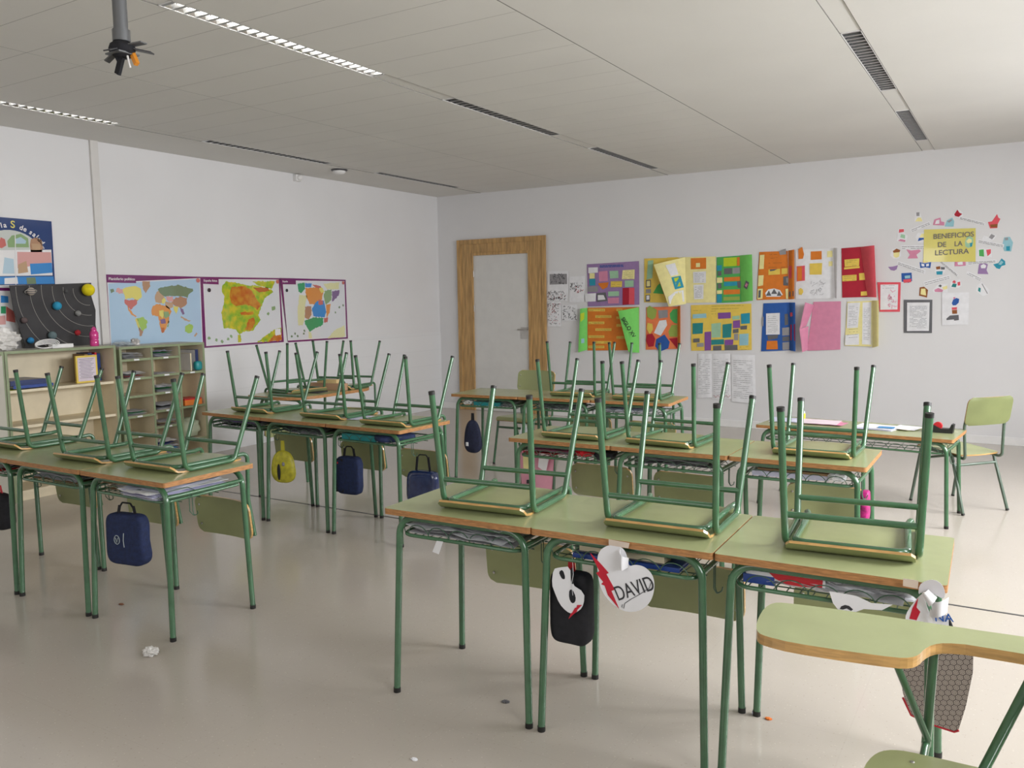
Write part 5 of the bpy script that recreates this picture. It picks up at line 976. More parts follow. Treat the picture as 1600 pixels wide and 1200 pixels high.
cutout('cut-out pair of children above a teal book', [([(5.996,1.667),(6.004,1.711),(6.043,1.718),(6.088,1.702),(6.089,1.658),(6.063,1.631),(6.009,1.632)], 'w'), ([(6.006,1.711),(6.043,1.716),(6.047,1.688),(6.011,1.684)], 'n'), ([(6.049,1.709),(6.085,1.704),(6.083,1.682),(6.052,1.683)], 'k'), ([(6.011,1.667),(6.067,1.668),(6.065,1.634),(6.015,1.635)], 'c')])
cutout('blue and orange cut-out building with eyes', [([(5.705,1.575),(5.699,1.658),(5.792,1.661),(5.799,1.579),(5.770,1.561)], 'b'), ([(5.716,1.594),(5.792,1.601),(5.790,1.567),(5.726,1.562)], 'R'), ([(5.730,1.631),(5.781,1.636),(5.782,1.608),(5.734,1.605)], 's')])
cutout('orange cut-out open book below the figures', [([(5.866,1.433),(5.869,1.514),(5.908,1.520),(5.944,1.488),(5.937,1.413)], 'n'), ([(5.879,1.445),(5.882,1.502),(5.920,1.501),(5.929,1.432)], 'Y')])
cutout('cut-out child lying down with a book', [([(5.983,1.487),(6.032,1.542),(6.115,1.543),(6.118,1.460),(5.995,1.462)], 'w'), ([(6.000,1.487),(6.033,1.505),(6.078,1.485),(6.068,1.464),(6.006,1.468)], 'P'), ([(6.032,1.523),(6.049,1.539),(6.064,1.527),(6.055,1.511)], 'k'), ([(6.066,1.510),(6.110,1.528),(6.114,1.497),(6.084,1.485)], 'Y')])
cutout('cut-out of two readers in red beneath the sign', [([(6.135,1.509),(6.144,1.570),(6.218,1.585),(6.237,1.525),(6.210,1.501)], 'w'), ([(6.151,1.558),(6.169,1.578),(6.184,1.563),(6.178,1.545)], 'R'), ([(6.198,1.557),(6.221,1.562),(6.223,1.526),(6.201,1.524)], 'R'), ([(6.146,1.515),(6.159,1.545),(6.193,1.541),(6.186,1.508)], 't')])
cutout('pink cut-out cat under the sign', [([(6.168,1.711),(6.168,1.779),(6.201,1.786),(6.258,1.775),(6.263,1.714),(6.214,1.710)], 'P'), ([(6.191,1.747),(6.234,1.756),(6.238,1.724),(6.196,1.723)], 'w')])
cutout('lilac cut-out bear lower right of the sign', [([(6.366,1.632),(6.375,1.729),(6.412,1.739),(6.448,1.720),(6.439,1.666),(6.456,1.627)], 'l'), ([(6.387,1.710),(6.413,1.725),(6.435,1.708),(6.428,1.684),(6.394,1.684)], 'w')])
cutout('bright blue cut-out butterfly at the right', [([(6.492,1.718),(6.534,1.729),(6.558,1.772),(6.588,1.745),(6.592,1.709),(6.561,1.700),(6.547,1.672),(6.520,1.681)], 'c'), ([(6.534,1.717),(6.556,1.752),(6.575,1.736),(6.556,1.710)], 's')])
cutout('pale blue cut-out bottle figure at the far right', [([(6.559,1.895),(6.572,1.966),(6.618,1.970),(6.646,1.915),(6.634,1.832),(6.577,1.838)], 's'), ([(6.591,1.882),(6.622,1.884),(6.623,1.841),(6.594,1.842)], 'c'), ([(6.577,1.960),(6.603,1.964),(6.605,1.941),(6.580,1.938)], 'x')])
cutout('green and red cut-out picture right of the sign', [([(6.360,1.802),(6.362,1.868),(6.471,1.869),(6.477,1.785)], 'w'), ([(6.369,1.859),(6.408,1.863),(6.414,1.794),(6.373,1.801)], 'g'), ([(6.429,1.857),(6.468,1.862),(6.468,1.822),(6.442,1.796)], 'R')])
cutout('grey outlined cut-out birds right of the sign', [([(6.389,1.951),(6.403,1.990),(6.446,1.978),(6.455,2.014),(6.509,1.987),(6.484,1.943),(6.442,1.940)], 'w'), ([(6.446,1.972),(6.466,2.004),(6.498,1.985),(6.473,1.953)], 'x')])
cutout('white cut-out hands with a teal edge at the lower right', [([(6.359,1.468),(6.364,1.522),(6.401,1.552),(6.470,1.478),(6.466,1.441),(6.419,1.418)], 'w'), ([(6.374,1.473),(6.379,1.504),(6.397,1.495),(6.394,1.455)], 't'), ([(6.402,1.536),(6.408,1.541),(6.458,1.445),(6.452,1.440)], 'x')])
for i, (lb, q) in enumerate([('white printed strip rising above the sign, left side', [(5.766,2.089),(5.936,2.155),(5.952,2.125),(5.780,2.055)]), ('white printed strip falling away at the top right', [(6.193,2.186),(6.413,2.112),(6.410,2.086),(6.188,2.162)]), ('long level printed strip left of the sign', [(5.684,1.936),(5.932,1.923),(5.933,1.886),(5.690,1.894)]),
        ('printed strip slanting down at the lower left of the sign', [(5.661,1.782),(5.917,1.682),(5.910,1.643),(5.654,1.748)]), ('printed strip slanting steeply below the sign', [(6.026,1.795),(6.206,1.629),(6.196,1.610),(6.015,1.776)]), ('level printed strip right below the sign', [(6.272,1.759),(6.517,1.760),(6.518,1.736),(6.276,1.722)]),
        ('printed strip slanting slightly right of the sign', [(6.354,1.961),(6.574,1.903),(6.572,1.872),(6.353,1.929)]), ('printed strip rising under the figures', [(5.898,1.570),(6.129,1.631),(6.139,1.594),(5.906,1.525)]), ('short printed strip slanting at the lower right', [(6.277,1.664),(6.404,1.594),(6.394,1.558),(6.269,1.632)])]):
    o = wall_sheet('printed_strip', lb, 'paper strip', FB, q, M_WPAPER, 0.002, 0.001, group='printed strips around the sign')
    polys('print', o, FB, [(p, MI, 0) for p in lines_on(q, 2, 0.95, 0.0045, i, .04, .96, .35, .75)], 0.0028)

# ---------------------------------------------------------------- bags hanging from the desks
def pouch(name, label, cat, c, size, rz, mt, e=0.45, taper=0.0, straps=2, smt=None, strap_h=0.07, tilt=0.0, squash=None, group=None):
    """soft case centred at c (x, y, z)"""
    t = empty(name, c, rz); t.rotation_euler = (0, tilt, rz); tag(t, label, cat, group); w, d, h = size
    b = MB()
    def fn(p):
        k = 1 - taper * (p.z / (h / 2) * 0.5 + 0.5); n = noise.noise(Vector((p.x * 18, p.y * 18, p.z * 14)) + Vector(c)) * 0.006
        return Vector((p.x * k * (1 + n * 8), p.y * k + n, p.z))
    b.ball((0, 0, 0), (w / 2, d / 2, h / 2), mt, 28, 18, e, fn=fn); b.build('case_body', t)
    b = MB(); k = 1 - taper
    for s in ((-0.35, 0.35) if straps == 2 else (0,)):
        pass
    if straps:
        x = 0.22 * w * k if straps == 2 else 0.10 * w
        if straps == 2:
            for sg in (-1, 1): b.slab(lambda s, q_, sg=sg: (sg * x * (1 - 0.25 * q_) + (s - .5) * 0.016, 0.004 * sg, h / 2 - 0.01 + (strap_h + 0.01) * q_), 0.003, 1, 3, smt or mt)
            b.tube(fillet([(-x * 0.75, 0, h / 2 + strap_h - 0.004), (-x * 0.5, 0, h / 2 + strap_h + 0.012), (x * 0.5, 0, h / 2 + strap_h + 0.012), (x * 0.75, 0, h / 2 + strap_h - 0.004)], 0.01), 0.004, smt or mt, 8)
        else: b.slab(lambda s, q_: ((s - .5) * (0.028 - 0.006 * q_), 0.002, h / 2 - 0.02 + (strap_h + 0.02) * q_), 0.008, 2, 3, smt or mt)
        b.build('strap', t)
    b = MB(); b.tube([(w / 2 * 0.86 * math.copysign(abs(math.cos(a)) ** 0.5, math.cos(a)), -d * 0.20, h / 2 * 0.97 * math.copysign(abs(math.sin(a)) ** 0.5, math.sin(a))) for a in [2 * PI * j / 40 for j in range(41)]], 0.001, M_CAP, 5)
    if e < 0.7 and taper < 0.3: b.build('zip_seam', t)
    return t
def at_plane(px): return px
M_SHN = mat('shiny_navy', (0.012, 0.022, 0.09), 0.12, coat=0.9, col2=(0.02, 0.04, 0.14), scale=22)
def ctr(q):   # centre, width and height of a traced box (TL, BR)
    (u0, v0), (u1, v1) = q; return (u0 + u1) / 2, (v0 + v1) / 2, abs(u1 - u0), abs(v0 - v1)
u, v, w_, h_ = ctr([(3.170,0.509),(3.411,0.267)]); t = pouch('pencil_case', 'blue zipped pencil case hanging from the left foreground desk', 'pencil case', (u, -6.93, v), (w_ * 0.95, 0.07, h_ * 0.98), 0.15, M_NAVY, 0.35, 0.03, 2, M_BLACK, 0.035)
MLG = mat('grey_print_thread', (0.35, 0.40, 0.42), 0.6)
b = MB(); b.tube([(-0.032 + 0.016 * math.cos(a), -0.0365 + 0.001, 0.0 + 0.02 * math.sin(a)) for a in [2 * PI * j / 20 for j in range(21)]], 0.002, MLG, 6); b.tube([(-0.04, -0.0365, 0.01), (-0.03, -0.0375, -0.012), (-0.024, -0.0365, 0.01)], 0.0018, MLG, 6)
b.tube([(0.012, -0.037, -0.03), (0.010, -0.038, 0.0), (0.013, -0.037, 0.035)], 0.0020, MLG, 6); b.build('emblem', t)
u, v, w_, h_ = ctr([(1.970,0.469),(2.229,0.270)]); pouch('dark_bag', 'black bag cut off by the left picture edge under the desk', 'bag', (u, -6.90, v), (w_, 0.08, h_), 0.1, M_BLACK, 0.5, 0.05, 2, P_RED, 0.04)
u, v, w_, h_ = ctr([(2.484,0.477),(2.686,0.258)]); pouch('drawstring_bag', 'yellow bag with dark and pink patches hanging below the middle-left row', 'bag', (u, -5.32, v), (w_ * 0.97, 0.07, h_), 0.3, mat('yellow_vinyl', (0.55, 0.50, 0.04), 0.35, var=0.25, scale=30), 0.8, 0.25, 1, mat('yellow_strap', (0.55, 0.50, 0.04), 0.5), 0.065)
b = MB(); b.ball((u - 0.005, -5.357, v - 0.03), (0.014, 0.006, 0.055), M_BLACK, 12, 10); b.ball((u - 0.030, -5.353, v - 0.005), (0.014, 0.006, 0.016), PC['P'], 12, 8); b.ball((u + 0.032, -5.350, v + 0.025), (0.012, 0.006, 0.014), PC['x'], 12, 8)
o = b.build('coloured_patch'); tb = [x for x in bpy.data.objects if x.name == 'drawstring_bag'][0]; bpy.context.view_layer.update(); o.parent = tb; o.matrix_parent_inverse = tb.matrix_world.inverted()
u, v, w_, h_ = ctr([(3.068,0.483),(3.239,0.241)]); pouch('pencil_case', 'navy and black pencil case with red marks hanging next to the yellow bag', 'pencil case', (u, -5.30, v), (w_, 0.07, h_), 0.15, M_NAVY, 0.32, 0.0, 2, M_BLACK, 0.05)
b = MB(); b.box((u - w_ * 0.5, -5.338, v - h_ * 0.44), (u - w_ * 0.14, -5.334, v + h_ * 0.44), M_BLACK)
for k in range(5): b.ball((u - w_ * 0.38 + 0.012 * (k % 2), -5.339, v - h_ * 0.35 + k * h_ * 0.17), (0.006, 0.003, 0.008), P_RED if k % 2 == 0 else P_GREY, 8, 6)
o = b.build('patterned_side'); tb = [x for x in bpy.data.objects if x.name == 'pencil_case.001'][0]; bpy.context.view_layer.update(); o.parent = tb; o.matrix_parent_inverse = tb.matrix_world.inverted()
u, v, w_, h_ = ctr([(3.479,0.402),(3.712,0.183)]); pouch('pencil_case', 'shiny navy bag hanging from the side hook of the desk behind the near row', 'pencil case', (u, -5.12, v), (w_, 0.08, h_), 0.1, M_SHN, 0.45, 0.06, 2, M_BLACK, 0.085)
u, v, w_, h_ = ctr([(2.894,0.490),(3.075,0.220)]); pouch('dark_pouch', 'dark navy drop-shaped pouch hanging from the desk before the door', 'pouch', (u, -3.66, v), (w_, 0.07, h_), 0.1, M_NAVYD, 0.75, 0.35, 1, M_BLACK, 0.055)
b = MB(); b.box((u - 0.045, -3.698, v - 0.075), (u - 0.025, -3.690, v - 0.045), M_WPAPER); o = b.build('white_tag'); tb = bpy.data.objects['dark_pouch']; bpy.context.view_layer.update(); o.parent = tb; o.matrix_parent_inverse = tb.matrix_world.inverted()
# pink printed bag under the second right-hand row
t = empty('gift_bag', (0, -5.18, 0)); tag(t, 'pink and white printed plastic bag hanging under the second right-hand row', 'bag')
q = [(4.334,0.610),(4.556,0.585),(4.538,0.381),(4.347,0.375)]; TLq, TRq, BRq, BLq = [Vector(p) for p in q]
b = MB()
for sgn in (-1, 1): b.slab(lambda s, q_, sgn=sgn: ((TLq.lerp(TRq, s).lerp(BLq.lerp(BRq, s), q_)).x, sgn * 0.028 * math.sin(PI * min(1, s + 0.02)) * (0.4 + 0.6 * q_) + 0.002 * sgn, (TLq.lerp(TRq, s).lerp(BLq.lerp(BRq, s), q_)).y), 0.001, 8, 6, paper(0.72, 0.32, 0.42, 0.3))
b.build('bag_body', t)
b = MB(); q2 = [(4.374,0.591),(4.432,0.589),(4.431,0.501),(4.377,0.504)]; b.prism(q2, 0, 0.001, PC['Y'], fr=lambda u_, v_, w: (u_, -0.034 - w, v_)); b.prism([(4.481,0.607),(4.546,0.591),(4.521,0.495),(4.472,0.520)], 0, 0.001, M_WPAPER, fr=lambda u_, v_, w: (u_, -0.034 - w, v_))
b.prism([(4.378,0.606),(4.416,0.602),(4.407,0.572),(4.378,0.577)], 0.001, 0.002, PC['r'], fr=lambda u_, v_, w: (u_, -0.034 - w, v_)); b.prism([(4.397,0.440),(4.422,0.442),(4.421,0.420),(4.396,0.418)], 0, 0.001, M_INK, fr=lambda u_, v_, w: (u_, -0.034 - w, v_)); b.build('print', t)
b = MB(); x = (TLq.x + TRq.x) / 2; b.tube(fillet([(TLq.x + 0.02, 0, TLq.y), (x - 0.02, 0, TLq.y + 0.05), (x + 0.02, 0, TLq.y + 0.05), (TRq.x - 0.02, 0, TRq.y)], 0.02), 0.003, M_WPAPER, 6); b.build('handle', t)
# white paper tag hanging behind it
b = MB(); q = [(3.433,0.520),(3.461,0.431),(3.482,0.341),(3.359,0.321)]; b.prism(q, 0, 0.0015, M_WPAPER, fr=lambda u_, v_, w: (u_, -3.60 - w, v_)); tag(b.build('paper_tag'), 'white pointed paper hanging at the second desk of the farthest row', 'paper')
u, v, w_, h_ = ctr([(6.135,0.546),(6.174,0.403)]); pouch('magenta_case', 'magenta case hanging at the side of the desk under the rightmost second-row chair', 'pencil case', (u, -5.12, v), (w_, 0.10, h_), 0.0, mat('magenta_fabric', (0.38, 0.01, 0.15), 0.5, var=0.6, scale=50), 0.4, 0.0, 0)
# hexagon bag
MHEX = bpy.data.materials.new('hexagon_fabric'); MHEX.use_nodes = True; nt = MHEX.node_tree; bs = nt.nodes['Principled BSDF']; tc = nt.nodes.new('ShaderNodeTexCoord'); mp = nt.nodes.new('ShaderNodeMapping'); mp.inputs['Scale'].default_value = (1, 0.0, 1); mp.inputs['Rotation'].default_value = (0, 0.25, 0)
nt.links.new(tc.outputs['Object'], mp.inputs[0])
sep = nt.nodes.new('ShaderNodeSeparateXYZ'); nt.links.new(mp.outputs[0], sep.inputs[0])
def mnode(op, a, b_=None, c=None):
    n = nt.nodes.new('ShaderNodeMath'); n.operation = op
    for i, v_ in enumerate((a, b_, c)):
        if v_ is None: continue
        if isinstance(v_, (int, float)): n.inputs[i].default_value = v_
        else: nt.links.new(v_, n.inputs[i])
    return n.outputs[0]
HS = 0.0165     # hexagon spacing: distance to nearest centre of two interleaved grids
def grid_d(ox, oy):
    fx = mnode('SUBTRACT', mnode('FRACT', mnode('ADD', mnode('DIVIDE', sep.outputs[0], HS), 100.5 + ox)), 0.5); fz = mnode('SUBTRACT', mnode('FRACT', mnode('ADD', mnode('DIVIDE', sep.outputs[2], HS * 1.732), 100.5 + oy)), 0.5)
    fz = mnode('MULTIPLY', fz, 1.732); ax_ = mnode('ABSOLUTE', fx); az = mnode('ABSOLUTE', fz)
    return mnode('MAXIMUM', ax_, mnode('ADD', mnode('MULTIPLY', ax_, 0.5), mnode('MULTIPLY', az, 0.866))), mnode('SQRT', mnode('ADD', mnode('MULTIPLY', fx, fx), mnode('MULTIPLY', fz, fz)))
h1, r1 = grid_d(0, 0); h2, r2 = grid_d(0.5, 0.5); hx = mnode('MINIMUM', h1, h2); rr = mnode('MINIMUM', r1, r2)
edge = mnode('GREATER_THAN', hx, 0.44); ring = mnode('LESS_THAN', mnode('ABSOLUTE', mnode('SUBTRACT', rr, 0.27)), 0.045); dot = mnode('LESS_THAN', rr, 0.08)
msk = mnode('MAXIMUM', edge, mnode('MULTIPLY', mnode('MAXIMUM', ring, dot), 0.55)); mixr = nt.nodes.new('ShaderNodeMixRGB'); nt.links.new(msk, mixr.inputs[0]); mixr.inputs[1].default_value = (0.34, 0.29, 0.25, 1); mixr.inputs[2].default_value = (0.055, 0.04, 0.035, 1)
nt.links.new(mixr.outputs[0], bs.inputs['Base Color']); bs.inputs['Roughness'].default_value = 0.7
t = empty('hexagon_bag', (6.60, -6.62, 0)); tag(t, 'grey-brown bag with hexagon pattern and red hem hanging behind the writing tablet', 'bag')
q = [Vector(p) for p in [(6.470,0.446),(6.661,0.476),(6.634,0.220),(6.476,0.243)]]
Hq = [(6.470,0.446),(6.661,0.470),(6.661,0.392),(6.648,0.296),(6.633,0.226),(6.622,0.217),(6.562,0.224),(6.511,0.238),(6.488,0.295),(6.474,0.369)]
b = MB(); n = 10
b.prism([(u_ - 6.60, v_) for u_, v_ in Hq], -0.018, 0.018, MHEX, fr=lambda u_, v_, w: (u_, -w, v_)); b.build('case_body', t, bevel=0.008)
hem = [(6.488,0.283),(6.511,0.236),(6.562,0.222),(6.622,0.215),(6.633,0.222)]; b = MB(); b.tube([(u_ - 6.60, -0.016, v_ - 0.001) for u_, v_ in hem], 0.0035, paper(0.40, 0.01, 0.02), 8); o = b.build('hem', t); o['label'] = 'red hem'
b = MB(); zt_ = max(v_ for _, v_ in Hq); xm = sum(u_ for u_, _ in Hq) / len(Hq) - 6.60
b.tube(fillet([(xm - 0.05, 0, zt_ - 0.01), (xm - 0.02, 0, zt_ + 0.07), (xm + 0.02, 0, zt_ + 0.07), (xm + 0.05, 0, zt_ - 0.01)], 0.02), 0.005, M_BLACK, 8); b.build('strap', t)

# name cards on the near row
YF_ = -6.905
def FY(y): return lambda u, v, w: (u, y - w, v)
def card(name, label, cat, y, out, bend=0.0, depth0=0.0, mt=None):
    t = empty(name, (out[0][0], y, out[0][1])); tag(t, label, cat); return t
M_CARD = mat('white_card', (0.78, 0.78, 0.80), 0.55)
M_LRED = paper(0.52, 0.01, 0.03)
M_TAPE = mat('masking_tape', (0.62, 0.52, 0.43), 0.6)
yh = -6.885
hp_ = smooth_loop([(5.631,0.638),(5.643,0.666),(5.669,0.684),(5.697,0.687),(5.723,0.681),(5.736,0.649),(5.739,0.626),(5.761,0.637),(5.793,0.634),(5.818,0.612),(5.824,0.577),(5.813,0.531),(5.784,0.498),(5.752,0.484),(5.722,0.482),(5.692,0.492),(5.668,0.510),(5.649,0.531),(5.635,0.571)], 2)
t = empty('name_card', (6.0, yh, 0.6)); tag(t, 'white heart-shaped name card with a red lightning bolt hanging from the near desk edge', 'name card')
def loc(fn): return lambda u, v, w: tuple(Vector(fn(u, v, w)) - Vector((6.0, yh, 0.6)))
b = MB(); b.prism(hp_, 0, 0.0012, M_CARD, fr=loc(FY(yh))); b.build('heart_card', t)
b = MB(); b.prism([(5.608,0.651),(5.632,0.632),(5.653,0.614),(5.672,0.596),(5.664,0.591),(5.693,0.546),(5.681,0.540),(5.707,0.487),(5.669,0.524),(5.658,0.553),(5.646,0.556),(5.653,0.564),(5.629,0.589),(5.640,0.597),(5.622,0.628)], 0, 0.001, M_LRED, fr=loc(FY(yh - 0.0016))); o = b.build('lightning_bolt', t); o['label'] = 'red lightning bolt'
text('DAVID', loc(FY(yh - 0.0025)), [(5.703,0.512)][0], 0.064, M_INK, 0.0, t, 0.44, 'name_lettering', bold=0.0, fit=0.137)
b = MB(); b.tube([loc(FY(yh))(u_, v_, 0.0025) for u_, v_ in [(5.718,0.503),(5.716,0.495),(5.723,0.492),(5.726,0.508),(5.744,0.523),(5.776,0.546),(5.807,0.571),(5.814,0.593),(5.807,0.595)]], 0.0009, M_INK, 6); b.build('underline', t)
b = MB(); b.slab(lambda s, q_: loc(FY(yh))(*((Vector([(5.712,0.680)][0]).lerp(Vector([(5.740,0.655)][0]), s)).lerp(Vector([(5.716,0.614)][0]).lerp(Vector([(5.737,0.624)][0]), s), q_)), 0.004 + 0.025 * math.sin(PI * s)), 0.001, 8, 6, M_CARD); b.build('paper_fold', t)
b = MB(); b.prism([(5.672,0.703),(5.741,0.701),(5.738,0.684),(5.672,0.685)], 0, 0.0008, M_TAPE, fr=loc(FY(yh - 0.001))); b.build('tape', t)
# black bag with white paper mask
u, v, w_, h_ = ctr([(5.420,0.553),(5.573,0.301)]); tb_ = pouch('black_bag', 'black cloth bag with a white paper mask hanging from the near row', 'bag', (u, -6.80, v), (w_ * 0.95, 0.06, h_ * 0.98), 0.0, M_BLACK, 0.35, 0.0, 1, P_RED, 0.03)
t = empty('paper_mask', (u, -6.845, v)); tag(t, 'white paper mask with black eye holes and a small red bolt on the black bag', 'paper mask')
L2 = lambda a, b_, w: (a - u, -w, b_ - v)
b = MB(); b.prism(smooth_loop([(5.453,0.562),(5.476,0.571),(5.517,0.581),(5.519,0.522),(5.567,0.502),(5.564,0.462),(5.549,0.438),(5.521,0.422),(5.500,0.427),(5.475,0.448),(5.457,0.485),(5.447,0.510)], 1), 0, 0.0012, M_CARD, fr=L2); b.build('mask_paper', t)
b = MB(); b.prism(smooth_loop([(5.474,0.556),(5.489,0.567),(5.499,0.538),(5.490,0.533),(5.482,0.539)], 1), 0.0014, 0.002, M_BLACK, fr=L2); b.prism(smooth_loop([(5.512,0.502),(5.524,0.505),(5.536,0.483),(5.534,0.464),(5.521,0.457),(5.511,0.474)], 1), 0.0014, 0.002, M_BLACK, fr=L2); b.prism(smooth_loop([(5.517,0.577),(5.527,0.578),(5.531,0.547),(5.527,0.523),(5.519,0.524)], 1), 0.0014, 0.002, M_BLACK, fr=L2); b.build('eye_hole', t)
b = MB(); b.prism([(5.559,0.460),(5.540,0.438),(5.543,0.437),(5.525,0.420),(5.509,0.403),(5.518,0.424),(5.523,0.428),(5.533,0.445),(5.539,0.448),(5.541,0.456)], 0.0022, 0.003, M_LRED, fr=L2); b.build('lightning_bolt', t)
b = MB(); b.tube([L2(a, c, 0.003) for a, c in [(5.525,0.611),(5.527,0.583),(5.528,0.556),(5.521,0.522),(5.526,0.486)]], 0.0008, M_WPAPER, 6); b.build('thread', t)
# second name card, right end of the near row
t = empty('name_card', (6.50, -6.86, 0.6)); tag(t, 'curled white name card with blue letters, right end of the near row', 'name card')
L3 = lambda a, b_, w: (a - 6.50, -w, b_ - 0.6)
b = MB(); b.prism(smooth_loop([(6.508,0.601),(6.515,0.625),(6.538,0.664),(6.549,0.676),(6.564,0.626),(6.569,0.618),(6.577,0.598),(6.576,0.585),(6.514,0.573)], 1), 0, 0.0012, M_CARD, fr=L3); b.build('heart_card', t)
b = MB(); b.prism([(6.538,0.662),(6.535,0.635),(6.544,0.625),(6.536,0.601),(6.519,0.602),(6.525,0.631)], 0.0014, 0.0022, M_LRED, fr=L3); b.build('lightning_bolt', t)
b = MB(); M_VELL = mat('greyish_vellum', (0.62, 0.60, 0.62), 0.5)
b.prism(smooth_loop([(6.538,0.669),(6.539,0.696),(6.554,0.711),(6.574,0.717),(6.592,0.708),(6.600,0.687),(6.598,0.670),(6.588,0.672),(6.567,0.682),(6.547,0.680)], 1), 0.003, 0.0042, M_VELL, fr=L3)
b.slab(lambda s, q_: L3(*(Vector([(6.546,0.679)][0]).lerp(Vector([(6.564,0.645)][0]), q_)).lerp(Vector([(6.561,0.690)][0]).lerp(Vector([(6.582,0.672)][0]), q_), s), 0.008 + 0.018 * math.sin(PI * s)), 0.001, 10, 4, M_CARD)
b.slab(lambda s, q_: L3(*(Vector([(6.570,0.661)][0]).lerp(Vector([(6.572,0.620)][0]), q_)).lerp(Vector([(6.608,0.678)][0]).lerp(Vector([(6.606,0.638)][0]), q_), s), 0.010 + 0.022 * math.sin(PI * s)), 0.001, 10, 4, M_CARD)
b.prism([(6.567,0.642),(6.581,0.626),(6.598,0.636),(6.610,0.622),(6.611,0.606),(6.593,0.592),(6.569,0.591),(6.564,0.618)], 0.012, 0.0132, M_CARD, fr=L3); b.build('paper_fold', t)
text('NA', L3, [(6.579,0.612)][0], 0.030, PC['b'], 0.017, t, 0.15, 'name_lettering', bold=0.0003)
b = MB(); b.prism([(6.502,0.710),(6.538,0.710),(6.537,0.688),(6.502,0.690)], 0.0102, 0.0108, M_TAPE, fr=L3); b.build('tape', t)

# ---------------------------------------------------------------- what lies in the desk baskets
def in_basket(row, i, u, v, dz=0.0): 
    p = row_pt(row, i * W + u, v, H - 0.098 + 0.006 + dz); return tuple(p)
def rowrot(row, d=0.0): return math.radians(ROWS[row][2]) + d
BP = 'papers in the desk baskets'
M_FILM = mat('grey_film', (0.50, 0.51, 0.53), 0.4, var=0.3, scale=14)
def bpile(row, i, label, mats, n, seed, u=0.30, w=0.36, h=0.045, amp=0.012, d=0.28):
    return paper_pile('paper_pile', label, BP, in_basket(row, i, u, 0.195), rowrot(row), w, d, h, mats, n, seed, amp)
bpile('F', 0, 'crumpled grey papers filling the basket of the near row desk at left', [P_GREY, M_FILM, M_WPAPER, M_FILM], 6, 11, w=0.45, h=0.062, amp=0.012, d=0.34)
b = MB(); q = [(5.001,0.602),(5.029,0.603),(5.009,0.554),(4.981,0.559)]; b.prism(q, 0, 0.001, mat('clear_tape', (0.72, 0.72, 0.73), 0.15), fr=lambda a, c, w: (a, -6.875 - w, c)); tag(b.build('plastic_strip'), 'clear plastic strip dangling from the left near basket', 'plastic strip')
p = in_basket('F', 1, 0.13, 0.05); book('blue_folder', 'blue folder lying in the basket behind the heart card', 'folder', (0.36, 0.27, 0.014), p, rowrot('F'), P_BLUE, P_BLUE)
p = in_basket('F', 1, 0.45, 0.275, 0.016); book('book', 'cream-paged dark book on the blue folder in the near row', 'book', (0.30, 0.22, 0.028), p, rowrot('F', PI - 0.04), P_DGREY, P_CREAM)
p = in_basket('F', 2, 0.075, 0.06, 0.001); book('book', 'blue book at the left of the right near basket', 'book', (0.09, 0.26, 0.026), p, rowrot('F'), P_BLUE, P_SKY)
bpile('F', 2, 'white crumpled papers in the right near basket', [M_WPAPER, P_GREY, M_WPAPER, M_WPAPER], 6, 17, u=0.34, w=0.40, h=0.035, amp=0.02)
t = empty('folder', (6.15, -6.80, 0.64)); tag(t, 'white folder with a red face in the right near basket', 'folder')
LF = lambda u_, v_, w: (u_ - 6.15, w, v_ - 0.64)
b = MB(); b.prism([(6.064,0.654),(6.297,0.663),(6.296,0.622),(6.133,0.625),(6.080,0.628)], 0, 0.010, M_WPAPER, fr=LF); b.build('cover', t)
b = MB(); b.prism([(6.139,0.649),(6.291,0.657),(6.289,0.626),(6.230,0.620),(6.190,0.621),(6.159,0.632)], -0.0012, 0, P_RED, fr=LF); o = b.build('front_label', t); o['label'] = 'red front label'
crumple('crumpled_paper', 'large crumpled white paper bulging over the wire at the right near basket', 'paper', (6.30, -6.735, 0.606), (0.20, 0.065, 0.026), M_WPAPER, 19, 0.45, 1.4)
t = empty('drawn_mask', (6.33, -6.84, 0.60)); tag(t, 'white paper with a drawn black eye hanging over the right near basket', 'paper mask')
LF = lambda u_, v_, w: (u_ - 6.33, -w, v_ - 0.60)
b = MB(); b.prism([(6.315,0.634),(6.344,0.634),(6.386,0.633),(6.423,0.620),(6.476,0.625),(6.450,0.605),(6.405,0.600),(6.378,0.584),(6.346,0.578),(6.326,0.602)], 0, 0.0012, M_CARD, fr=LF); b.build('mask_paper', t)
b = MB(); b.prism([(6.344,0.589),(6.347,0.597),(6.357,0.603),(6.368,0.602),(6.378,0.594),(6.373,0.589),(6.362,0.594),(6.352,0.589)], 0.0014, 0.002, M_INK, fr=LF); b.build('eye_drawing', t)
bpile('Q', 0, 'pinkish-red folders and clear film in the left second-row basket', [P_RED, M_FILM, PC['P'], M_FILM], 5, 21, u=0.22, w=0.30, h=0.05)
crumple('red_pouch', 'small bright red pouch in the left second-row basket', 'pouch', in_basket('Q', 0, 0.42, 0.10, 0.01), (0.05, 0.06, 0.03), mat('red_fabric', (0.62, 0.01, 0.02), 0.4), 23, 0.15)
crumple('black_pouch', 'black rounded case in the basket beside the red pouch', 'pouch', in_basket('Q', 0, 0.53, 0.12, 0.0), (0.055, 0.10, 0.032), M_BLACK, 24, 0.12)
bpile('Q', 1, 'grey and black papers in the middle second-row basket', [P_GREY, M_FILM, P_DGREY, P_GREY], 6, 25, w=0.42, h=0.05, amp=0.015)
p = in_basket('Q', 2, 0.10, 0.06); book('folder', 'purple-grey folder in the right second-row basket', 'folder', (0.34, 0.27, 0.022), p, rowrot('Q', 0.05), P_LAV, P_GREY)
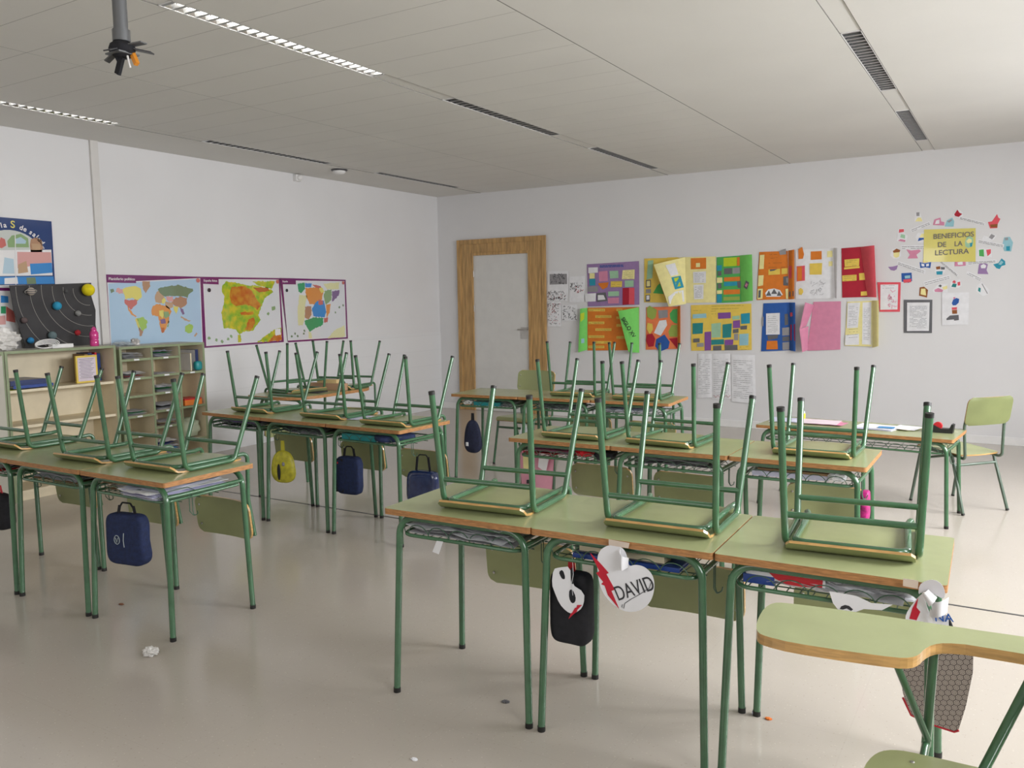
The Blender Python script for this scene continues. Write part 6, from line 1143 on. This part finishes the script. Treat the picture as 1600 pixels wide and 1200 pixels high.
p = in_basket('Q', 2, 0.12, 0.08, 0.024); book('folder', 'brown folder on top of the purple-grey folder in the second row', 'folder', (0.32, 0.25, 0.010), p, rowrot('Q', -0.04), P_BRN, P_CREAM)
crumple('paper_ball', 'crumpled white paper at the right of the second-row basket', 'paper', in_basket('Q', 2, 0.48, 0.07, 0.008), (0.04, 0.04, 0.025), M_WPAPER, 26, 0.3)
p = in_basket('R', 0, 0.18, 0.06); book('folder', 'teal folder in the basket of the empty desk before the door', 'folder', (0.24, 0.27, 0.030), p, rowrot('R'), P_TEAL, P_TEAL)
bpile('R', 0, 'grey papers at the right of the teal folder, farthest row', [P_GREY, M_WPAPER, P_GREY], 4, 31, u=0.50, w=0.14, h=0.035)
crumple('paper_ball', 'crumpled white plastic left of the teal folder', 'paper', in_basket('R', 0, 0.12, 0.08, 0.006), (0.05, 0.05, 0.025), M_PLBAG, 32, 0.3)
bpile('R', 1, 'grey papers in the middle basket of the farthest row', [P_GREY, M_FILM, M_WPAPER, P_DGREY], 5, 33, h=0.045, amp=0.015)
bpile('R', 2, 'bright white papers in the right basket of the farthest row', [M_WPAPER, M_WPAPER, P_LAV], 4, 34, u=0.26, h=0.04)
p = in_basket('R', 2, 0.10, 0.05, 0.046); book('folder', 'thin black folder above the white papers of the farthest row', 'folder', (0.42, 0.27, 0.008), p, rowrot('R', -0.03), M_INK, P_DGREY)
bpile('L', 0, 'papers with a red cover at the left picture edge', [P_RED, P_GREY, M_WPAPER, P_RED], 4, 41, h=0.04)
bpile('L', 1, 'grey papers in the middle basket of the left foreground row', [P_BRN, P_GREY, M_WPAPER, P_GREY, P_DGREY], 6, 42, w=0.40, h=0.05, amp=0.010)
bpile('L', 2, 'brownish papers at the left of the basket above the blue case', [P_BRN, P_CREAM, P_GREY, P_CREAM], 5, 43, u=0.20, w=0.24, h=0.04)
bpile('L', 2, 'stack of bluish white papers sticking out of the left foreground basket', [P_LAV, M_WPAPER, P_LAV, P_LAV, M_WPAPER], 6, 44, u=0.42, w=0.26, h=0.045, amp=0.006, d=0.40)
bpile('M', 0, 'crumpled dark and white plastic in the basket beside the cabinets', [M_INK, P_GREY, M_WPAPER, P_PUR], 6, 45, w=0.43, h=0.06, amp=0.02)
bpile('M', 1, 'crumpled grey film in the basket above the yellow bag', [P_GREY, M_FILM, P_DGREY, M_FILM], 6, 46, w=0.43, h=0.055, amp=0.018)
p = in_basket('M', 2, 0.10, 0.045); book('folder', 'teal folder in the basket above the shiny navy bag', 'folder', (0.28, 0.27, 0.035), p, rowrot('M'), P_TEAL, P_TEAL)
p = in_basket('M', 2, 0.16, 0.07, 0.037); book('folder', 'pale green folder lying on the teal folder', 'folder', (0.24, 0.24, 0.010), p, rowrot('M', 0.04), paper(0.45, 0.58, 0.42), P_CREAM)
p = in_basket('M', 2, 0.47, 0.12, 0.028); t = pouch('navy_case', 'navy soft case in the basket beside the teal folder', 'pencil case', p, (0.16, 0.24, 0.05), rowrot('M', -0.5), M_NAVY, 0.6, 0.0, 0)
# ---------------------------------------------------------------- on the desks
zt = 0.7012
b = MB(); sheet(b, 0, 0, 0.0, 0.24, 0.20, 0.1, M_LAV if False else P_LAV, 51, 0.002); o = b.build('worksheet'); o.location = (3.02, -5.13, zt); tag(o, 'bluish worksheet under the upturned chair in the row before the maps', 'worksheet')
t = empty('cardboard_box', (1.475, -3.955, 0.7005), 0.16); tag(t, 'flat brown cardboard box on the rounded table', 'box'); MCB = mat('cardboard', (0.42, 0.25, 0.15), 0.7, var=0.1)
b = MB(); b.box((0, 0, 0), (0.36, 0.058, 0.060), MCB); b.build('box_body', t, bevel=0.002)
t2 = empty('wooden_box', (1.56, -3.940, 0.7610), 0.16); tag(t2, 'small pale wooden box on top of the cardboard box', 'box'); b = MB(); b.box((0, 0, 0), (0.20, 0.055, 0.026), mat('pale_wood', (0.68, 0.50, 0.24), 0.5, var=0.15, stretch=(1, 8, 1))); b.build('box_body', t2, bevel=0.001); b = MB(); b.box((-0.001, -0.001, 0.026), (0.201, 0.056, 0.032), mat('pale_wood', (0.68, 0.50, 0.24), 0.5)); b.build('lid', t2)
b = MB(); b.box((0, 0, 0), (0.09, 0.14, 0.006), M_INK); o = b.build('dark_notebook'); o.location = (1.685, -4.16, 0.7005); o.rotation_euler = (0, 0, 0.2); tag(o, 'thin dark notebook beside the cardboard box', 'notebook')
def dsk(u, v, z=0.5607):   # on the low double desk
    a = math.radians(-5.6); return (5.185 + u * math.cos(a) - v * math.sin(a), -3.40 + u * math.sin(a) + v * math.cos(a), z)
for lb, u, v, w, d, rz, mts, sd in [('white sheet at the left end of the low double desk', 0.10, 0.30, 0.20, 0.24, 0.2, [M_WPAPER, P_LAV], 61), ('pink and white sheet on the low double desk', 0.36, 0.30, 0.30, 0.22, -0.1, [PC['P'], P_PINK, paper(0.78, 0.66, 0.72)], 62), ('blue and white booklet on the low double desk', 0.74, 0.26, 0.26, 0.22, -0.12, [M_WPAPER, P_LAV, M_WPAPER], 63), ('orange-edged sheet under the booklet on the low double desk', 0.90, 0.33, 0.16, 0.22, -0.3, [P_CREAM, PC['w']], 64)]:
    paper_pile('loose_sheet', lb, 'sheets on the low double desk', dsk(u, v), rz, w, d, 0.003 * len(mts), mts, len(mts), sd, 0.0015, 'sheet')
b = MB(); b.box((-0.05, -0.04, 0), (0.05, 0.03, 0.001), P_SKY); o = b.build('blue_print'); o.location = dsk(0.80, 0.24, 0.5725); tag(o, 'blue printed picture on the booklet', 'picture')
b = MB(); b.tube([(0, 0, 0), (0, 0, 0.045)], 0.017, mat('yellow_glue', (0.80, 0.68, 0.02), 0.4), 16); b.tube([(0, 0, 0.0455), (0, 0, 0.06)], 0.012, M_WPAPER, 14); o = b.build('glue_stick'); o.location = dsk(0.20, 0.40); tag(o, 'small yellow glue stick standing on the low double desk', 'glue stick')
t = empty('tape_dispenser', dsk(1.10, 0.28), -0.1); tag(t, 'black tape dispenser with a red roll on the low double desk', 'tape dispenser')
b = MB(); b.prism([(-0.09, 0), (0.09, 0), (0.095, 0.055), (0.082, 0.06), (0.07, 0.028), (0.02, 0.026), (-0.02, 0.046), (-0.085, 0.046)], -0.028, 0.028, mat('black_plastic', (0.015, 0.015, 0.017), 0.35), fr=lambda a, c, w: (a, w, c)); b.build('body', t, bevel=0.003)
b = MB(); b.tube([(0.0, -0.012, 0.040), (0.0, 0.012, 0.040)], 0.026, P_RED, 20); b.build('tape_roll', t)
# ---------------------------------------------------------------- litter on the floor
crumple('crumpled_tissue', 'crumpled white tissue on the floor in front of the left foreground desk', 'tissue', (3.70, -7.13, 0.0), (0.035, 0.035, 0.020), M_PLBAG, 71, 0.4)
crumple('paper_scrap', 'bluish paper scrap on the floor between two feet of the near row', 'litter', (6.005, -6.40, 0.0), (0.014, 0.012, 0.010), P_LAV, 72, 0.4)
crumple('paper_scrap', 'tiny orange scrap on the floor beside a foot of the right near desk', 'litter', (6.05, -6.41, 0.0), (0.012, 0.009, 0.004), P_ORG, 73, 0.4)
crumple('paper_scrap', 'small white scrap at the bottom middle of the floor', 'litter', (5.15, -7.22, 0.0), (0.013, 0.008, 0.004), M_WPAPER, 74, 0.4)
crumple('paper_scrap', 'reddish brown scrap on the floor under the left foreground row', 'litter', (3.05, -6.83, 0.0), (0.016, 0.010, 0.003), paper(0.25, 0.10, 0.05), 75, 0.4)
crumple('paper_scrap', 'grey scrap on the floor near the middle of the picture bottom', 'litter', (5.20, -6.75, 0.0), (0.015, 0.012, 0.003), P_DGREY, 76, 0.4)
